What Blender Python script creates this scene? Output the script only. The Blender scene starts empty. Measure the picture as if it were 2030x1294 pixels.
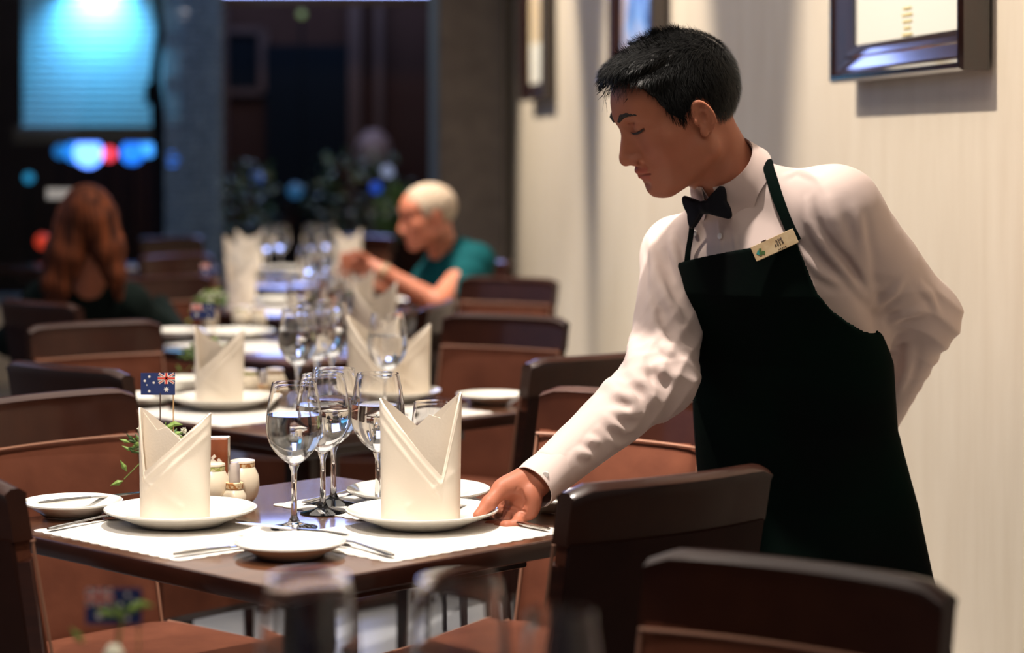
import bpy, bmesh, math, random
import numpy as np
from mathutils import Vector, Matrix

# ------------------------------------------------------------------ camera
F_PX, CXP, HZ, CAM_H = 4600.0, 1015.0, 280.0, 1.359      # focal length and horizon for a 2030 x 1294 frame
sc = bpy.context.scene
cam_data = bpy.data.cameras.new('camera')
cam = bpy.data.objects.new('camera', cam_data)
sc.collection.objects.link(cam)
cam.location = (0, 0, CAM_H)
cam.rotation_euler = (math.radians(90), 0, 0)
cam_data.sensor_width = 36.0
cam_data.lens = F_PX / 2030.0 * 36.0
cam_data.shift_y = -(647.0 - HZ) / 2030.0
cam_data.clip_start = 0.05
cam_data.dof.use_dof = True
cam_data.dof.focus_distance = 3.78
cam_data.dof.aperture_fstop = 2.7
sc.camera = cam

# ------------------------------------------------------------------ world, exposure
w = bpy.data.worlds.new('world'); sc.world = w
w.use_nodes = True
w.node_tree.nodes['Background'].inputs[0].default_value = (0.10, 0.16, 0.30, 1)
w.node_tree.nodes['Background'].inputs[1].default_value = 0.10
sc.view_settings.view_transform = 'Standard'
sc.view_settings.look = 'None'
sc.view_settings.gamma = 1.0
sc.view_settings.exposure = 0.20
sc.view_settings.use_curve_mapping = False
sc.cycles.max_bounces = 16
sc.cycles.diffuse_bounces = 3
sc.cycles.glossy_bounces = 4
sc.cycles.transmission_bounces = 16
sc.cycles.transparent_max_bounces = 12
sc.cycles.caustics_refractive = False
sc.cycles.caustics_reflective = False
sc.cycles.sample_clamp_indirect = 4.0
sc.cycles.use_denoising = True
sc.cycles.use_adaptive_sampling = True
sc.cycles.adaptive_threshold = 0.02

# wall on the right runs along x = WA - WS*y
WA, WS = 1.40, 0.11
ROOM_H, END_Y = 3.9, 13.0

def lamp(name, kind, loc, target, power, color, **kw):
    d = bpy.data.lights.new(name, kind)
    d.energy = power; d.color = color
    for k, v in kw.items(): setattr(d, k, v)
    o = bpy.data.objects.new(name, d); sc.collection.objects.link(o)
    o.location = loc
    o.rotation_euler = (Vector(target) - Vector(loc)).to_track_quat('-Z', 'Y').to_euler()
    return o

WARM = (1.0, 0.88, 0.72)
SOFTW = (1.0, 0.90, 0.79)
COOL = (0.42, 0.60, 1.0)
D0 = np.array([-0.132, 1.58])
TC = np.array([-0.323, 3.697])
# downlights over the tables (the restaurant's ceiling spots)
for k in range(0, 6):
    c = TC + D0 * (k - 1)
    lamp('table_spot', 'SPOT', (c[0]+0.10, c[1]-0.15, 3.8), (c[0], c[1], 0.75), (170, 600, 480, 480, 480, 480)[k], SOFTW,
         spot_size=math.radians(30 if k == 0 else 50), spot_blend=0.7, shadow_soft_size=0.05)
lamp('table_key', 'SPOT', (-.75, .9, 3.7), (-.46, 3.50, .84), 330, SOFTW, spot_size=math.radians(20), spot_blend=.8, shadow_soft_size=.05)
lamp('chair_fill', 'SPOT', (-1.0, 3.9, 3.8), (.28, 4.47, .74), 1100, SOFTW, spot_size=math.radians(12), spot_blend=.8, shadow_soft_size=.05)  # extra spot added only to brighten the chair behind the reaching arm
# picture spots washing the wall
for (y, p) in ((4.90, 460), (8.35, 520), (11.3, 480)):
    xw = WA - WS*y
    lamp('picture_spot', 'SPOT', (xw-1.9, y-0.05, 3.8), (xw, y, 1.55), p, WARM,
         spot_size=math.radians(50), spot_blend=0.45, shadow_soft_size=0.03)
# cool window light from the glazed front on the left, warm general ceiling light
lamp('window_glow', 'AREA', (-3.6, 6.5, 2.4), (1.0, 6.0, 1.0), 24, COOL, shape='RECTANGLE', size=5.0, size_y=2.0)
lamp('front_fill', 'AREA', (.5, -.3, 3.7), (.75, 3.9, 1.15), 22, SOFTW, shape='RECTANGLE', size=1.6, size_y=1.0)  # unseen fill added on the camera side to lift the waiter's left sleeve
lamp('ceiling_glow', 'AREA', (-0.9, 5.0, 3.85), (-0.9, 5.0, 0), 85, SOFTW, shape='RECTANGLE', size=2.5, size_y=9.0)

# ------------------------------------------------------------------ materials
MATS = {}
def new_mat(name):
    m = bpy.data.materials.new(name); m.use_nodes = True
    MATS[name] = m
    return m, m.node_tree.nodes, m.node_tree.links, m.node_tree.nodes['Principled BSDF']

def mat(name, color, rough=0.5, metallic=0.0, noise=None, bump=None, spec=None, coat=None, sheen=None,
        sss=None, emit=None, emit_s=0, trans=None, ior=None, stretch=(1, 1, 1), detail=4):
    """noise = (scale, second colour, amount contrast), bump = (scale, strength, distance)"""
    m, N, L, b = new_mat(name)
    b.inputs['Base Color'].default_value = (*color, 1)
    b.inputs['Roughness'].default_value = rough
    b.inputs['Metallic'].default_value = metallic
    if spec is not None: b.inputs['Specular IOR Level'].default_value = spec
    if coat is not None:
        b.inputs['Coat Weight'].default_value = coat[0]; b.inputs['Coat Roughness'].default_value = coat[1]
    if sheen is not None:
        b.inputs['Sheen Weight'].default_value = sheen; b.inputs['Sheen Roughness'].default_value = 0.4
    if sss is not None:
        b.inputs['Subsurface Weight'].default_value = sss[0]; b.inputs['Subsurface Scale'].default_value = sss[1]
        b.inputs['Subsurface Radius'].default_value = (1.0, 0.35, 0.2)
    if emit is not None:
        b.inputs['Emission Color'].default_value = (*emit, 1); b.inputs['Emission Strength'].default_value = emit_s
    if trans is not None: b.inputs['Transmission Weight'].default_value = trans
    if ior is not None: b.inputs['IOR'].default_value = ior
    if noise or bump:
        tc = N.new('ShaderNodeTexCoord'); mp = N.new('ShaderNodeMapping')
        mp.inputs['Scale'].default_value = stretch
        L.new(tc.outputs['Object'], mp.inputs[0])
    if noise:
        n = N.new('ShaderNodeTexNoise'); n.inputs['Scale'].default_value = noise[0]; n.inputs['Detail'].default_value = detail
        L.new(mp.outputs[0], n.inputs[0])
        r = N.new('ShaderNodeValToRGB')
        r.color_ramp.elements[0].position = 0.5 - noise[2]; r.color_ramp.elements[1].position = 0.5 + noise[2]
        r.color_ramp.elements[0].color = (*color, 1); r.color_ramp.elements[1].color = (*noise[1], 1)
        L.new(n.outputs[0], r.inputs[0]); L.new(r.outputs[0], b.inputs['Base Color'])
    if bump:
        n = N.new('ShaderNodeTexNoise'); n.inputs['Scale'].default_value = bump[0]; n.inputs['Detail'].default_value = 6
        L.new(mp.outputs[0], n.inputs[0])
        bp = N.new('ShaderNodeBump'); bp.inputs['Strength'].default_value = bump[1]; bp.inputs['Distance'].default_value = bump[2]
        L.new(n.outputs[0], bp.inputs['Height']); L.new(bp.outputs[0], b.inputs['Normal'])
    return m

M_WALL = mat('wall_paper', (0.66, 0.56, 0.44), 0.75, noise=(11, (0.76, 0.67, 0.55), 0.30), bump=(70, 0.25, 0.0015), stretch=(1, 1, 0.22), detail=9)
M_STONE = mat('stone', (0.10, 0.078, 0.066), 0.6, noise=(12, (0.15, 0.12, 0.10), 0.2), bump=(40, 0.3, 0.004))
M_FLOOR = mat('floor_tile', (0.30, 0.31, 0.33), 0.25, noise=(3, (0.36, 0.36, 0.37), 0.3))
M_CEIL = mat('ceiling_paint', (0.30, 0.29, 0.27), 0.8)
M_TOP = mat('table_wood', (0.065, 0.026, 0.014), 0.20, noise=(7, (0.11, 0.045, 0.022), 0.25), stretch=(1, 8, 1), coat=(0.6, 0.12))
M_WOOD = mat('dark_wood', (0.016, 0.0042, 0.003), 0.35, noise=(10, (0.032, 0.009, 0.005), 0.25), stretch=(1, 1, 6), coat=(0.5, 0.12), spec=0.15)
M_SUEDE = mat('suede', (0.064, 0.018, 0.009), 0.9, noise=(7, (0.110, 0.034, 0.017), 0.18), bump=(14, 0.35, 0.006), spec=0.15)
M_RAIL = mat('rail_leather', (0.019, 0.0055, 0.0035), 0.34, noise=(10, (0.032, 0.010, 0.0055), 0.25), bump=(90, 0.10, 0.001), coat=(0.22, 0.10), spec=0.12)
M_LEATHER = mat('chair_leather', (0.012, 0.0035, 0.0022), 0.7, noise=(9, (0.020, 0.006, 0.004), 0.2), bump=(60, 0.25, 0.002), spec=0.10)
M_PIPE = mat('piping', (0.22, 0.10, 0.06), 0.5)
M_PORC = mat('porcelain', (0.80, 0.77, 0.70), 0.12, coat=(0.5, 0.05))
M_CREAM = mat('cream_ceramic', (0.70, 0.60, 0.46), 0.3, coat=(0.3, 0.1))
M_BAND = mat('brown_band', (0.35, 0.13, 0.03), 0.5, noise=(160, (0.65, 0.5, 0.3), 0.05))
M_GBAND = mat('green_band', (0.30, 0.32, 0.08), 0.5, noise=(160, (0.6, 0.55, 0.3), 0.05))
M_NAPKIN = mat('napkin_linen', (0.84, 0.74, 0.62), 0.85, bump=(300, 0.15, 0.001))
M_MAT = mat('paper_mat', (0.66, 0.62, 0.57), 0.8)
M_STEEL = mat('cutlery_steel', (0.55, 0.54, 0.52), 0.18, metallic=1.0)
M_WATER = mat('water', (1, 1, 1), 0.0, trans=1.0, ior=1.33)
M_GLASS = mat('wine_glass', (1, 1, 1), 0.0, trans=1.0, ior=1.46)
M_GREEN = mat('leaf_green', (0.16, 0.28, 0.05), 0.5, noise=(40, (0.28, 0.42, 0.10), 0.2))
M_DGREEN = mat('leaf_dark', (0.03, 0.07, 0.02), 0.5, noise=(40, (0.06, 0.12, 0.03), 0.2))
M_WFLOWER = mat('white_flower', (0.72, 0.70, 0.55), 0.6)
M_STICK = mat('bamboo_stick', (0.55, 0.33, 0.15), 0.6)
M_NAVY = mat('flag_blue', (0.006, 0.020, 0.11), 0.6)
M_RED = mat('flag_red', (0.60, 0.05, 0.03), 0.6)
M_WHITE = mat('flag_white', (0.75, 0.72, 0.68), 0.6)
M_CARD = mat('card_brown', (0.16, 0.035, 0.012), 0.25, noise=(25, (0.24, 0.06, 0.02), 0.15))
M_SKIN = mat('skin', (0.41, 0.152, 0.088), 0.5, sss=(0.20, 0.006), spec=0.22, bump=(420, 0.10, 0.0006))
M_SHIRT = mat('shirt_cotton', (0.60, 0.475, 0.44), 0.80, bump=(500, 0.08, 0.0004), sheen=0.1)
M_APRON = mat('apron_cloth', (0.003, 0.004, 0.004), 1.0, noise=(5, (0.002, 0.007, 0.005), 0.15), spec=0.04)
M_TROUSER = mat('trouser_cloth', (0.004, 0.004, 0.005), 0.9, spec=0.05)
M_SATIN = mat('satin_black', (0.003, 0.003, 0.006), 0.6, spec=0.15)
M_HAIR = mat('black_hair', (0.004, 0.004, 0.004), 0.42, spec=0.14)
M_BROW = mat('brow_hair', (0.018, 0.010, 0.007), 0.7)
M_BADGE = mat('badge_plate', (0.42, 0.29, 0.16), 0.35, noise=(60, (0.52, 0.40, 0.25), 0.2))
M_INK = mat('dark_ink', (0.05, 0.025, 0.015), 0.5)
M_TEAL = mat('teal_print', (0.02, 0.22, 0.20), 0.5)
M_BUTTON = mat('button', (0.75, 0.70, 0.68), 0.2)
M_FRAME = mat('frame_wood', (0.014, 0.006, 0.006), 0.16, coat=(0.8, 0.08), noise=(12, (0.03, 0.012, 0.01), 0.2), stretch=(1, 6, 1))
M_MOUNT = mat('picture_mount', (0.80, 0.78, 0.70), 0.7)
M_SHIRT_TEAL = mat('teal_shirt', (0.002, 0.055, 0.062), 0.85, spec=0.1)
M_GREYHAIR = mat('grey_hair', (0.36, 0.27, 0.19), 0.7, noise=(60, (0.46, 0.37, 0.28), 0.2), spec=0.2)
M_SKIN_RED = mat('ruddy_skin', (0.46, 0.155, 0.085), 0.5, sss=(0.2, 0.01))
M_BROWNHAIR = mat('brown_hair', (0.014, 0.004, 0.002), 0.7, spec=0.1, noise=(14, (0.120, 0.030, 0.010), 0.16), stretch=(3, 3, 0.4))
M_BLACKTOP = mat('black_top', (0.004, 0.007, 0.006), 0.9, spec=0.05)
M_COLA = mat('dark_drink', (0.012, 0.003, 0.004), 0.2)
M_GOLD = mat('watch_gold', (0.75, 0.55, 0.35), 0.25, metallic=0.8)
M_CORAL = mat('coral_cloth', (0.62, 0.20, 0.13), 0.8)

def skin_tint(m, attr='tint'):
    N, L = m.node_tree.nodes, m.node_tree.links
    b = N['Principled BSDF']
    a = N.new('ShaderNodeAttribute'); a.attribute_name = attr
    base = b.inputs['Base Color'].default_value[:]
    mx = N.new('ShaderNodeMix'); mx.data_type = 'RGBA'
    mx.inputs['A'].default_value = base
    mx.inputs['B'].default_value = (0.42, 0.09, 0.07, 1)
    L.new(a.outputs['Fac'], mx.inputs['Factor'])
    n = N.new('ShaderNodeTexNoise'); n.inputs['Scale'].default_value = 22
    tc = N.new('ShaderNodeTexCoord'); L.new(tc.outputs['Object'], n.inputs[0])
    hs = N.new('ShaderNodeMapRange'); hs.inputs['To Min'].default_value = 0.85; hs.inputs['To Max'].default_value = 1.12
    L.new(n.outputs[0], hs.inputs[0])
    h = N.new('ShaderNodeHueSaturation'); L.new(hs.outputs[0], h.inputs['Value'])
    L.new(mx.outputs['Result'], h.inputs['Color']); L.new(h.outputs[0], b.inputs['Base Color'])
skin_tint(M_SKIN)

# ------------------------------------------------------------------ object helpers
def W(px, py, y):
    """a point at depth y seen at pixel (px, py)"""
    return np.array([(px-CXP)/F_PX*y, y, CAM_H-(py-HZ)/F_PX*y])
def T(px, py, h=0.75):
    """a point at height h seen at pixel (px, py)"""
    y = (CAM_H-h)*F_PX/(py-HZ)
    return np.array([(px-CXP)/F_PX*y, y, h])

class MB:
    def __init__(s): s.v = []; s.f = []; s.m = []
    def add(s, v, f, m=0):
        o = len(s.v); s.v += [tuple(map(float, x)) for x in v]
        s.f += [tuple(int(i)+o for i in q) for q in f]; s.m += [m]*len(f)
        return s
    def box(s, c, d, rot=0, bev=0.0, m=0, seg=2, mtx=None):
        bm = bmesh.new(); bmesh.ops.create_cube(bm, size=1)
        bmesh.ops.scale(bm, vec=d, verts=bm.verts)
        if bev > 0: bmesh.ops.bevel(bm, geom=bm.edges[:], offset=bev, segments=seg, profile=0.5, affect='EDGES')
        M = Matrix.Translation(c) @ Matrix.Rotation(rot, 4, 'Z')
        if mtx is not None: M = Matrix.Translation(c) @ mtx
        bm.transform(M)
        bm.verts.ensure_lookup_table()
        for i, v in enumerate(bm.verts): v.index = i
        s.add([v.co[:] for v in bm.verts], [[v.index for v in f.verts] for f in bm.faces], m)
        bm.free(); return s
    def lathe(s, prof, n=40, c=(0, 0, 0), m=0, sx=1, sy=1):
        v = []; f = []
        for (r, z) in prof:
            for k in range(n):
                a = 2*math.pi*k/n
                v.append((c[0]+r*sx*math.cos(a), c[1]+r*sy*math.sin(a), c[2]+z))
        for i in range(len(prof)-1):
            for k in range(n):
                a, b = i*n+k, i*n+(k+1) % n
                f.append((a, b, b+n, a+n))
        if prof[0][0] > 1e-6: f.append(tuple(range(n-1, -1, -1)))
        if prof[-1][0] > 1e-6: f.append(tuple((len(prof)-1)*n+k for k in range(n)))
        return s.add(v, f, m)
    def tube(s, pts, r, n=8, m=0, cap=True, flat=1.0):
        P = [Vector(p) for p in pts]; R = r if hasattr(r, '__len__') else [r]*len(P)
        v = []; f = []; up = Vector((0, 0, 1))
        t0 = (P[1]-P[0]).normalized()
        a = t0.cross(up) if abs(t0.dot(up)) < 0.95 else t0.cross(Vector((1, 0, 0)))
        a.normalize()
        for i, p in enumerate(P):
            t = (P[min(i+1, len(P)-1)]-P[max(i-1, 0)]).normalized()
            a = (a - t*a.dot(t)).normalized(); b = t.cross(a)
            for k in range(n):
                an = 2*math.pi*k/n
                v.append(p + a*math.cos(an)*R[i] + b*math.sin(an)*R[i]*flat)
        for i in range(len(P)-1):
            for k in range(n):
                q, w2 = i*n+k, i*n+(k+1) % n
                f.append((q, w2, w2+n, q+n))
        if cap:
            f.append(tuple(range(n-1, -1, -1))); f.append(tuple((len(P)-1)*n+k for k in range(n)))
        return s.add(v, f, m)
    def grid(s, fn, nu, nv, m=0, wrap=False):
        v = [fn(i/nu, j/nv) for i in range(nu+1) for j in range(nv+1)]
        f = [(i*(nv+1)+j, (i+1)*(nv+1)+j, (i+1)*(nv+1)+j+1, i*(nv+1)+j+1) for i in range(nu) for j in range(nv)]
        return s.add(v, f, m)
    def slab(s, fn, nu, nv, th, m=0):
        """fn(u, v, side) gives the point of the front (side 1) and back (side -1) skin"""
        A = [fn(i/nu, j/nv, 1) for i in range(nu+1) for j in range(nv+1)]
        B = [fn(i/nu, j/nv, -1) for i in range(nu+1) for j in range(nv+1)]
        n = (nu+1)*(nv+1); g = lambda i, j: i*(nv+1)+j
        f = []
        for i in range(nu):
            for j in range(nv):
                f.append((g(i, j), g(i+1, j), g(i+1, j+1), g(i, j+1)))
                f.append((n+g(i, j), n+g(i, j+1), n+g(i+1, j+1), n+g(i+1, j)))
        for i in range(nu):
            f.append((g(i, 0), n+g(i, 0), n+g(i+1, 0), g(i+1, 0)))
            f.append((g(i, nv), g(i+1, nv), n+g(i+1, nv), n+g(i, nv)))
        for j in range(nv):
            f.append((g(0, j), g(0, j+1), n+g(0, j+1), n+g(0, j)))
            f.append((g(nu, j), n+g(nu, j), n+g(nu, j+1), g(nu, j+1)))
        return s.add(A+B, f, m)
    def build(s, name, mats, parent=None, smooth=True, angle=40, link=True):
        me = bpy.data.meshes.new(name)
        me.from_pydata(s.v, [], s.f)
        for mt in (mats if isinstance(mats, (list, tuple)) else [mats]): me.materials.append(mt)
        if any(s.m): me.polygons.foreach_set('material_index', s.m)
        bm = bmesh.new(); bm.from_mesh(me); bmesh.ops.recalc_face_normals(bm, faces=bm.faces[:])
        if smooth:
            ca = math.cos(math.radians(angle))
            for e in bm.edges:
                if len(e.link_faces) == 2: e.smooth = e.link_faces[0].normal.dot(e.link_faces[1].normal) > ca
            for fc in bm.faces: fc.smooth = True
        bm.to_mesh(me); bm.free(); me.update()
        o = bpy.data.objects.new(name, me)
        if link: sc.collection.objects.link(o)
        if parent is not None: o.parent = parent
        return o

def tag(o, label, cat, group=None, kind=None):
    o['label'] = label; o['category'] = cat
    if group: o['group'] = group
    if kind: o['kind'] = kind
    return o
def thing(name, label, cat, loc=(0, 0, 0), rotz=0, group=None):
    o = bpy.data.objects.new(name, None); sc.collection.objects.link(o)
    o.empty_display_size = 0.05
    o.location = loc; o.rotation_euler = (0, 0, rotz)
    return tag(o, label, cat, group)
def struct(o, label=None):
    o['kind'] = 'structure'
    if label: o['label'] = label
    return o
def dup(root, loc, rotz, label, group=None):
    r = root.copy(); sc.collection.objects.link(r)
    r.location = loc; r.rotation_euler = (0, 0, rotz)
    r['label'] = label
    if group: r['group'] = group
    for ch in list(root.children):
        c = ch.copy(); sc.collection.objects.link(c); c.parent = r
        for g in list(ch.children):
            d = g.copy(); sc.collection.objects.link(d); d.parent = c
    return r
class Kind:
    """first call moves the built thing itself, later calls copy it"""
    def __init__(s, root): s.root = root; s.used = False
    def put(s, loc, rotz, label, group=None):
        if not s.used:
            s.used = True; o = s.root; o.location = loc; o.rotation_euler = (0, 0, rotz); o['label'] = label
            if group: o['group'] = group
            return o
        return dup(s.root, loc, rotz, label, group)
# ------------------------------------------------------------------ the room
def quad_prism(pts, z0, z1):
    n = len(pts)
    v = [(x, y, z0) for x, y in pts]+[(x, y, z1) for x, y in pts]
    f = [tuple(range(n-1, -1, -1)), tuple(range(n, 2*n))]+[(i, (i+1) % n, n+(i+1) % n, n+i) for i in range(n)]
    return v, f
def wx(y): return WA-WS*y
XL = -4.4
struct(MB().add(*quad_prism([(XL-.2, -2.0), (wx(-2)+.2, -2.0), (wx(END_Y)+.2, END_Y+.2), (XL-.2, END_Y+.2)], -0.1, 0)).build('floor', M_FLOOR, smooth=False))
struct(MB().add(*quad_prism([(XL-.2, -2.0), (wx(-2)+.2, -2.0), (wx(END_Y)+.2, END_Y+.2), (XL-.2, END_Y+.2)], ROOM_H, ROOM_H+.1)).build('ceiling', M_CEIL, smooth=False))
struct(MB().add(*quad_prism([(wx(-2), -2.0), (wx(-2)+.15, -2.0), (wx(END_Y)+.15, END_Y+.15), (wx(END_Y), END_Y+.15)], 0, ROOM_H)).build('wall_right', M_WALL, smooth=False))
struct(MB().add(*quad_prism([(XL-.15, -2.0), (XL, -2.0), (XL, END_Y+.15), (XL-.15, END_Y+.15)], 0, ROOM_H)).build('wall_left', M_STONE, smooth=False))
struct(MB().add(*quad_prism([(wx(-2)-.012, -2.0), (wx(-2), -2.0), (wx(END_Y), END_Y), (wx(END_Y)-.012, END_Y)], 0, .10)).build('baseboard_right', M_WOOD, smooth=False))
# end wall: lintel and low sill wall around the glazing, stone pillar at the right
XP0, XP1 = W(869, 0, 12.7)[0], W(1001, 0, 12.7)[0]
struct(MB().box(((XL+XP0)/2, END_Y+.07, 3.75), (XP0-XL, .14, .3)).box(((XL+XP0)/2, END_Y+.07, .22), (XP0-XL, .14, .44))
       .box(((XP1+wx(END_Y))/2, END_Y+.07, ROOM_H/2), (wx(END_Y)-XP1+.04, .14, ROOM_H)).build('wall_back', M_WALL, smooth=False))
struct(MB().box(((XP0+XP1)/2, 12.86, ROOM_H/2), (XP1-XP0, .32, ROOM_H), bev=.006).build('pillar_stone', M_STONE, smooth=False))
M_ALU = mat('window_aluminium', (0.16, 0.22, 0.30), 0.35, metallic=0.6)
M_BEAM = mat('window_beam', (0.09, 0.06, 0.045), 0.6)
wf = MB()
for x in (XL+.03, -3.05, -1.68, XP0-.035):
    wf.box((x, END_Y+.03, 2.02), (.05, .07, 3.16))
wf.box(((XL+XP0)/2, END_Y+.03, .47), (XP0-XL, .07, .06)); wf.box(((XL+XP0)/2, END_Y+.03, 3.57), (XP0-XL, .07, .06))
win = struct(wf.build('window_1', M_ALU, smooth=False))
MB().box(((-1.68+XP0)/2, END_Y+.03, 2.15), (XP0+1.64, .06, .05)).build('transom', M_BEAM, win, smooth=False)
# clear glazing
mg, N, L, b = new_mat('window_glass')
out = N['Material Output']; tr = N.new('ShaderNodeBsdfTransparent'); gl = N.new('ShaderNodeBsdfGlossy'); fr = N.new('ShaderNodeFresnel'); mx = N.new('ShaderNodeMixShader')
tr.inputs[0].default_value = (0.93, 0.97, 1, 1); gl.inputs['Roughness'].default_value = 0.01; fr.inputs[0].default_value = 1.35
L.new(fr.outputs[0], mx.inputs[0]); L.new(tr.outputs[0], mx.inputs[1]); L.new(gl.outputs[0], mx.inputs[2]); L.new(mx.outputs[0], out.inputs[0])
MB().box(((XL+XP0)/2, END_Y+.03, 2.02), (XP0-XL-.02, .008, 3.1)).build('pane', mg, win, smooth=False)

# ------------------------------------------------------------------ outside the glazing
M_SHUT = mat('shutter_paint', (0.20, 0.46, 0.56), 0.6)
M_NIGHT = mat('night_wall', (0.020, 0.009, 0.005), 0.9, noise=(2, (0.032, 0.016, 0.009), 0.3), spec=0.03)
M_NIGHTP = mat('night_post', (0.045, 0.028, 0.018), 0.8, spec=0.05)
M_NIGHTD = mat('night_door', (0.003, 0.004, 0.004), 0.8, spec=0.03)
struct(MB().box((-2.4, 18, -.06), (9, 9.6, .1)).build('ground_outside', M_NIGHTD, smooth=False))
xs0, xs1 = W(46, 0, 16)[0], W(356, 0, 16)[0]
sh = MB()
zb = W(0, 252, 16)[2]
nsl = 64
for i in range(nsl):
    z = zb + i*(4.6-zb)/nsl
    sh.box(((xs0+xs1)/2, 16, z+.02), (xs1-xs0, .03, (4.6-zb)/nsl*.62), m=0)
sh.box(((xs0+xs1)/2, 16.05, (zb+4.6)/2), (xs1-xs0, .03, 4.6-zb), m=1)
so = sh.build('roller_shutter', [M_SHUT, mat('shutter_back', (0.10, 0.26, 0.34), 0.7)], smooth=False)
tag(so, 'slatted metal shutter across the street washed in cold blue light', 'shutter')
MB().box(((xs0+xs1)/2, 15.98, zb-.05), (xs1-xs0+.1, .12, .12)).build('bottom_rail', M_NIGHTP, so, smooth=False)
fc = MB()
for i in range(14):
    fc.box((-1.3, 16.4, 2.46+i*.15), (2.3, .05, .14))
struct(fc.build('glow_panel_outside', mat('blue_glow', (.02, .03, .05), .5, emit=(.40, .48, 1.0), emit_s=5.5), smooth=False))  # unseen glowing panel, added so the tabletops reflect blue
struct(MB().box((-2.4, 17.4, 2.3), (9, .1, 4.6)).build('wall_outside', M_NIGHT, smooth=False))
lamp('shutter_flood', 'SPOT', (-2.84, 15.84, 2.52), (-2.86, 16, 2.15), 260, (0.30, 0.68, 1.0), spot_size=math.radians(110), spot_blend=1.0, shadow_soft_size=.10)
lamp('shutter_wash', 'AREA', (-2.9, 14.0, 3.6), (-2.9, 16, 1.9), 14, (0.02, 0.42, 0.9), shape='RECTANGLE', size=1.2, size_y=.3)
lamp('street_glow', 'AREA', (-1.2, 14.2, 3.6), (-1.2, 17.4, 1.2), 40, (1.0, 0.62, 0.40), shape='RECTANGLE', size=2, size_y=.3)
# dark doorway, posts and a framed poster on the far building
x0, x1 = W(528, 0, 17.3)[0], W(692, 0, 17.3)[0]
struct(MB().box(((x0+x1)/2, 17.3, 1.05), (x1-x0, .08, 2.05)).build('door_1', M_NIGHTD, smooth=False))
dw = MB()
for (pa, pb) in ((692, 716), (745, 760), (440, 452)):
    a, b_ = W(pa, 0, 17.3)[0], W(pb, 0, 17.3)[0]
    dw.box(((a+b_)/2, 17.28, 1.5), (b_-a, .12, 3.0))
struct(dw.build('trim_1', M_NIGHTP, smooth=False))
po = MB(); a = W(445, 0, 17.3); b_ = W(522, 0, 17.3)
zt, zl = W(0, 60, 17.3)[2], W(0, 182, 17.3)[2]
for (cx, cz, dx, dz) in ((a[0], (zt+zl)/2, .05, zt-zl), (b_[0], (zt+zl)/2, .07, zt-zl), ((a[0]+b_[0])/2, zl, b_[0]-a[0], .05), ((a[0]+b_[0])/2, zt, b_[0]-a[0], .05)):
    po.box((cx, 17.3, cz), (dx, .06, dz))
pf = po.build('poster_frame', M_NIGHTP, smooth=False)
tag(pf, 'dim wooden poster frame on the dark building outside', 'picture frame')
MB().box(((a[0]+b_[0])/2, 17.33, (zt+zl)/2), (b_[0]-a[0]-.05, .02, zt-zl-.05)).build('poster', M_NIGHTD, pf, smooth=False)
# street lamp post / slim tree trunk in front of the shutter
tk = MB().tube([W(322, 455, 15), W(320, 330, 15), W(315, 240, 15), W(308, 150, 15), W(318, 60, 15), W(312, 0, 15), W(306, -120, 15)],
               [.045, .045, .05, .035, .03, .03, .025], 10)
p = W(322, 455, 15)
tk.tube([(p[0], 15, 0), tuple(p)], [.05, .045], 10)
tk.box(tuple(W(303, 185, 14.98)), (.09, .09, .14), bev=.01)
tag(tk.build('street_pole', M_NIGHTD), 'slim dark bent pole standing outside the window before the blue shutter', 'pole')
def bulb(px, py, y, r, col, s, label, group=None):
    c = W(px, py, y)
    m = MATS.get('bulb%s%s' % (col, s)) or mat('bulb%s%s' % (col, s), (0, 0, 0), emit=col, emit_s=s)
    prof = [(0.0001, -r)]+[(r*math.cos(t), r*math.sin(t)) for t in np.linspace(-1.4, 1.4, 9)]+[(0.0001, r)]
    o = thing('street_light', label, 'light', (c[0], c[1], 0), 0, group)
    MB().lathe(prof, 14, (0, 0, c[2])).build('bulb', m, o)
    MB().tube([(0, .02, 0), (0, .02, c[2]-r*.8)], .012, 6).build('post', M_NIGHTD, o)
bulb(175, 303, 16.6, .105, (.12, .28, 1.0), 4.0, 'largest bright blue street light, beneath the middle of the shutter')
bulb(150, 300, 16.9, .08, (.02, .25, .9), 1.3, 'pale cyan-blue street light just left of the largest one')
bulb(172, 274, 16.8, .075, (.01, .03, .9), 2.2, 'deep blue street light right above the largest one')
bulb(216, 305, 16.5, .05, (.9, .05, .08), 2.0, 'small red street light right of the largest blue one')
bulb(262, 302, 16.6, .085, (.02, .22, 1.0), 1.5, 'blue street light second from the dark pole')
bulb(294, 292, 16.7, .065, (.06, .36, 1.0), 1.8, 'light blue street light touching the dark pole on its left')
bulb(341, 316, 16.6, .05, (.02, .22, 1.0), 2.2, 'small blue street light right of the dark pole')
bulb(120, 300, 16.9, .05, (.01, .12, .35), 1.5, 'dim blue street light, leftmost of the glowing row')
bulb(57, 352, 16.0, .035, (.02, .25, .45), 1.0, 'faint teal street light low at the left end')
bulb(365, 26, 15.0, .028, (.75, .65, .6), 1.6, 'tiny whitish street light high beside the bead curtain')
bulb(598, 28, 16.8, .03, (.35, .45, .15), .45, 'tiny greenish street light above the dark doorway')
bulb(245, 268, 17.0, .05, (.35, .02, .10), .5, 'dim crimson street light above the blue row')
bulb(768, 340, 14.5, .04, (.30, .32, .45), .7, 'small pale street light beside the dark shrub')
bulb(745, 372, 14.5, .035, (.01, .06, .40), 1.0, 'small deep blue street light below the pale one')
bulb(510, 352, 15.0, .045, (.04, .10, .35), .8, 'dim blue street light left of the doorway')
bulb(585, 378, 15.0, .05, (.03, .12, .25), .6, 'dim slate blue street light below the doorway')
bulb(85, 478, 13.6, .045, (.7, .05, .02), .8, 'small orange-red light low by the left window')
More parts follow.
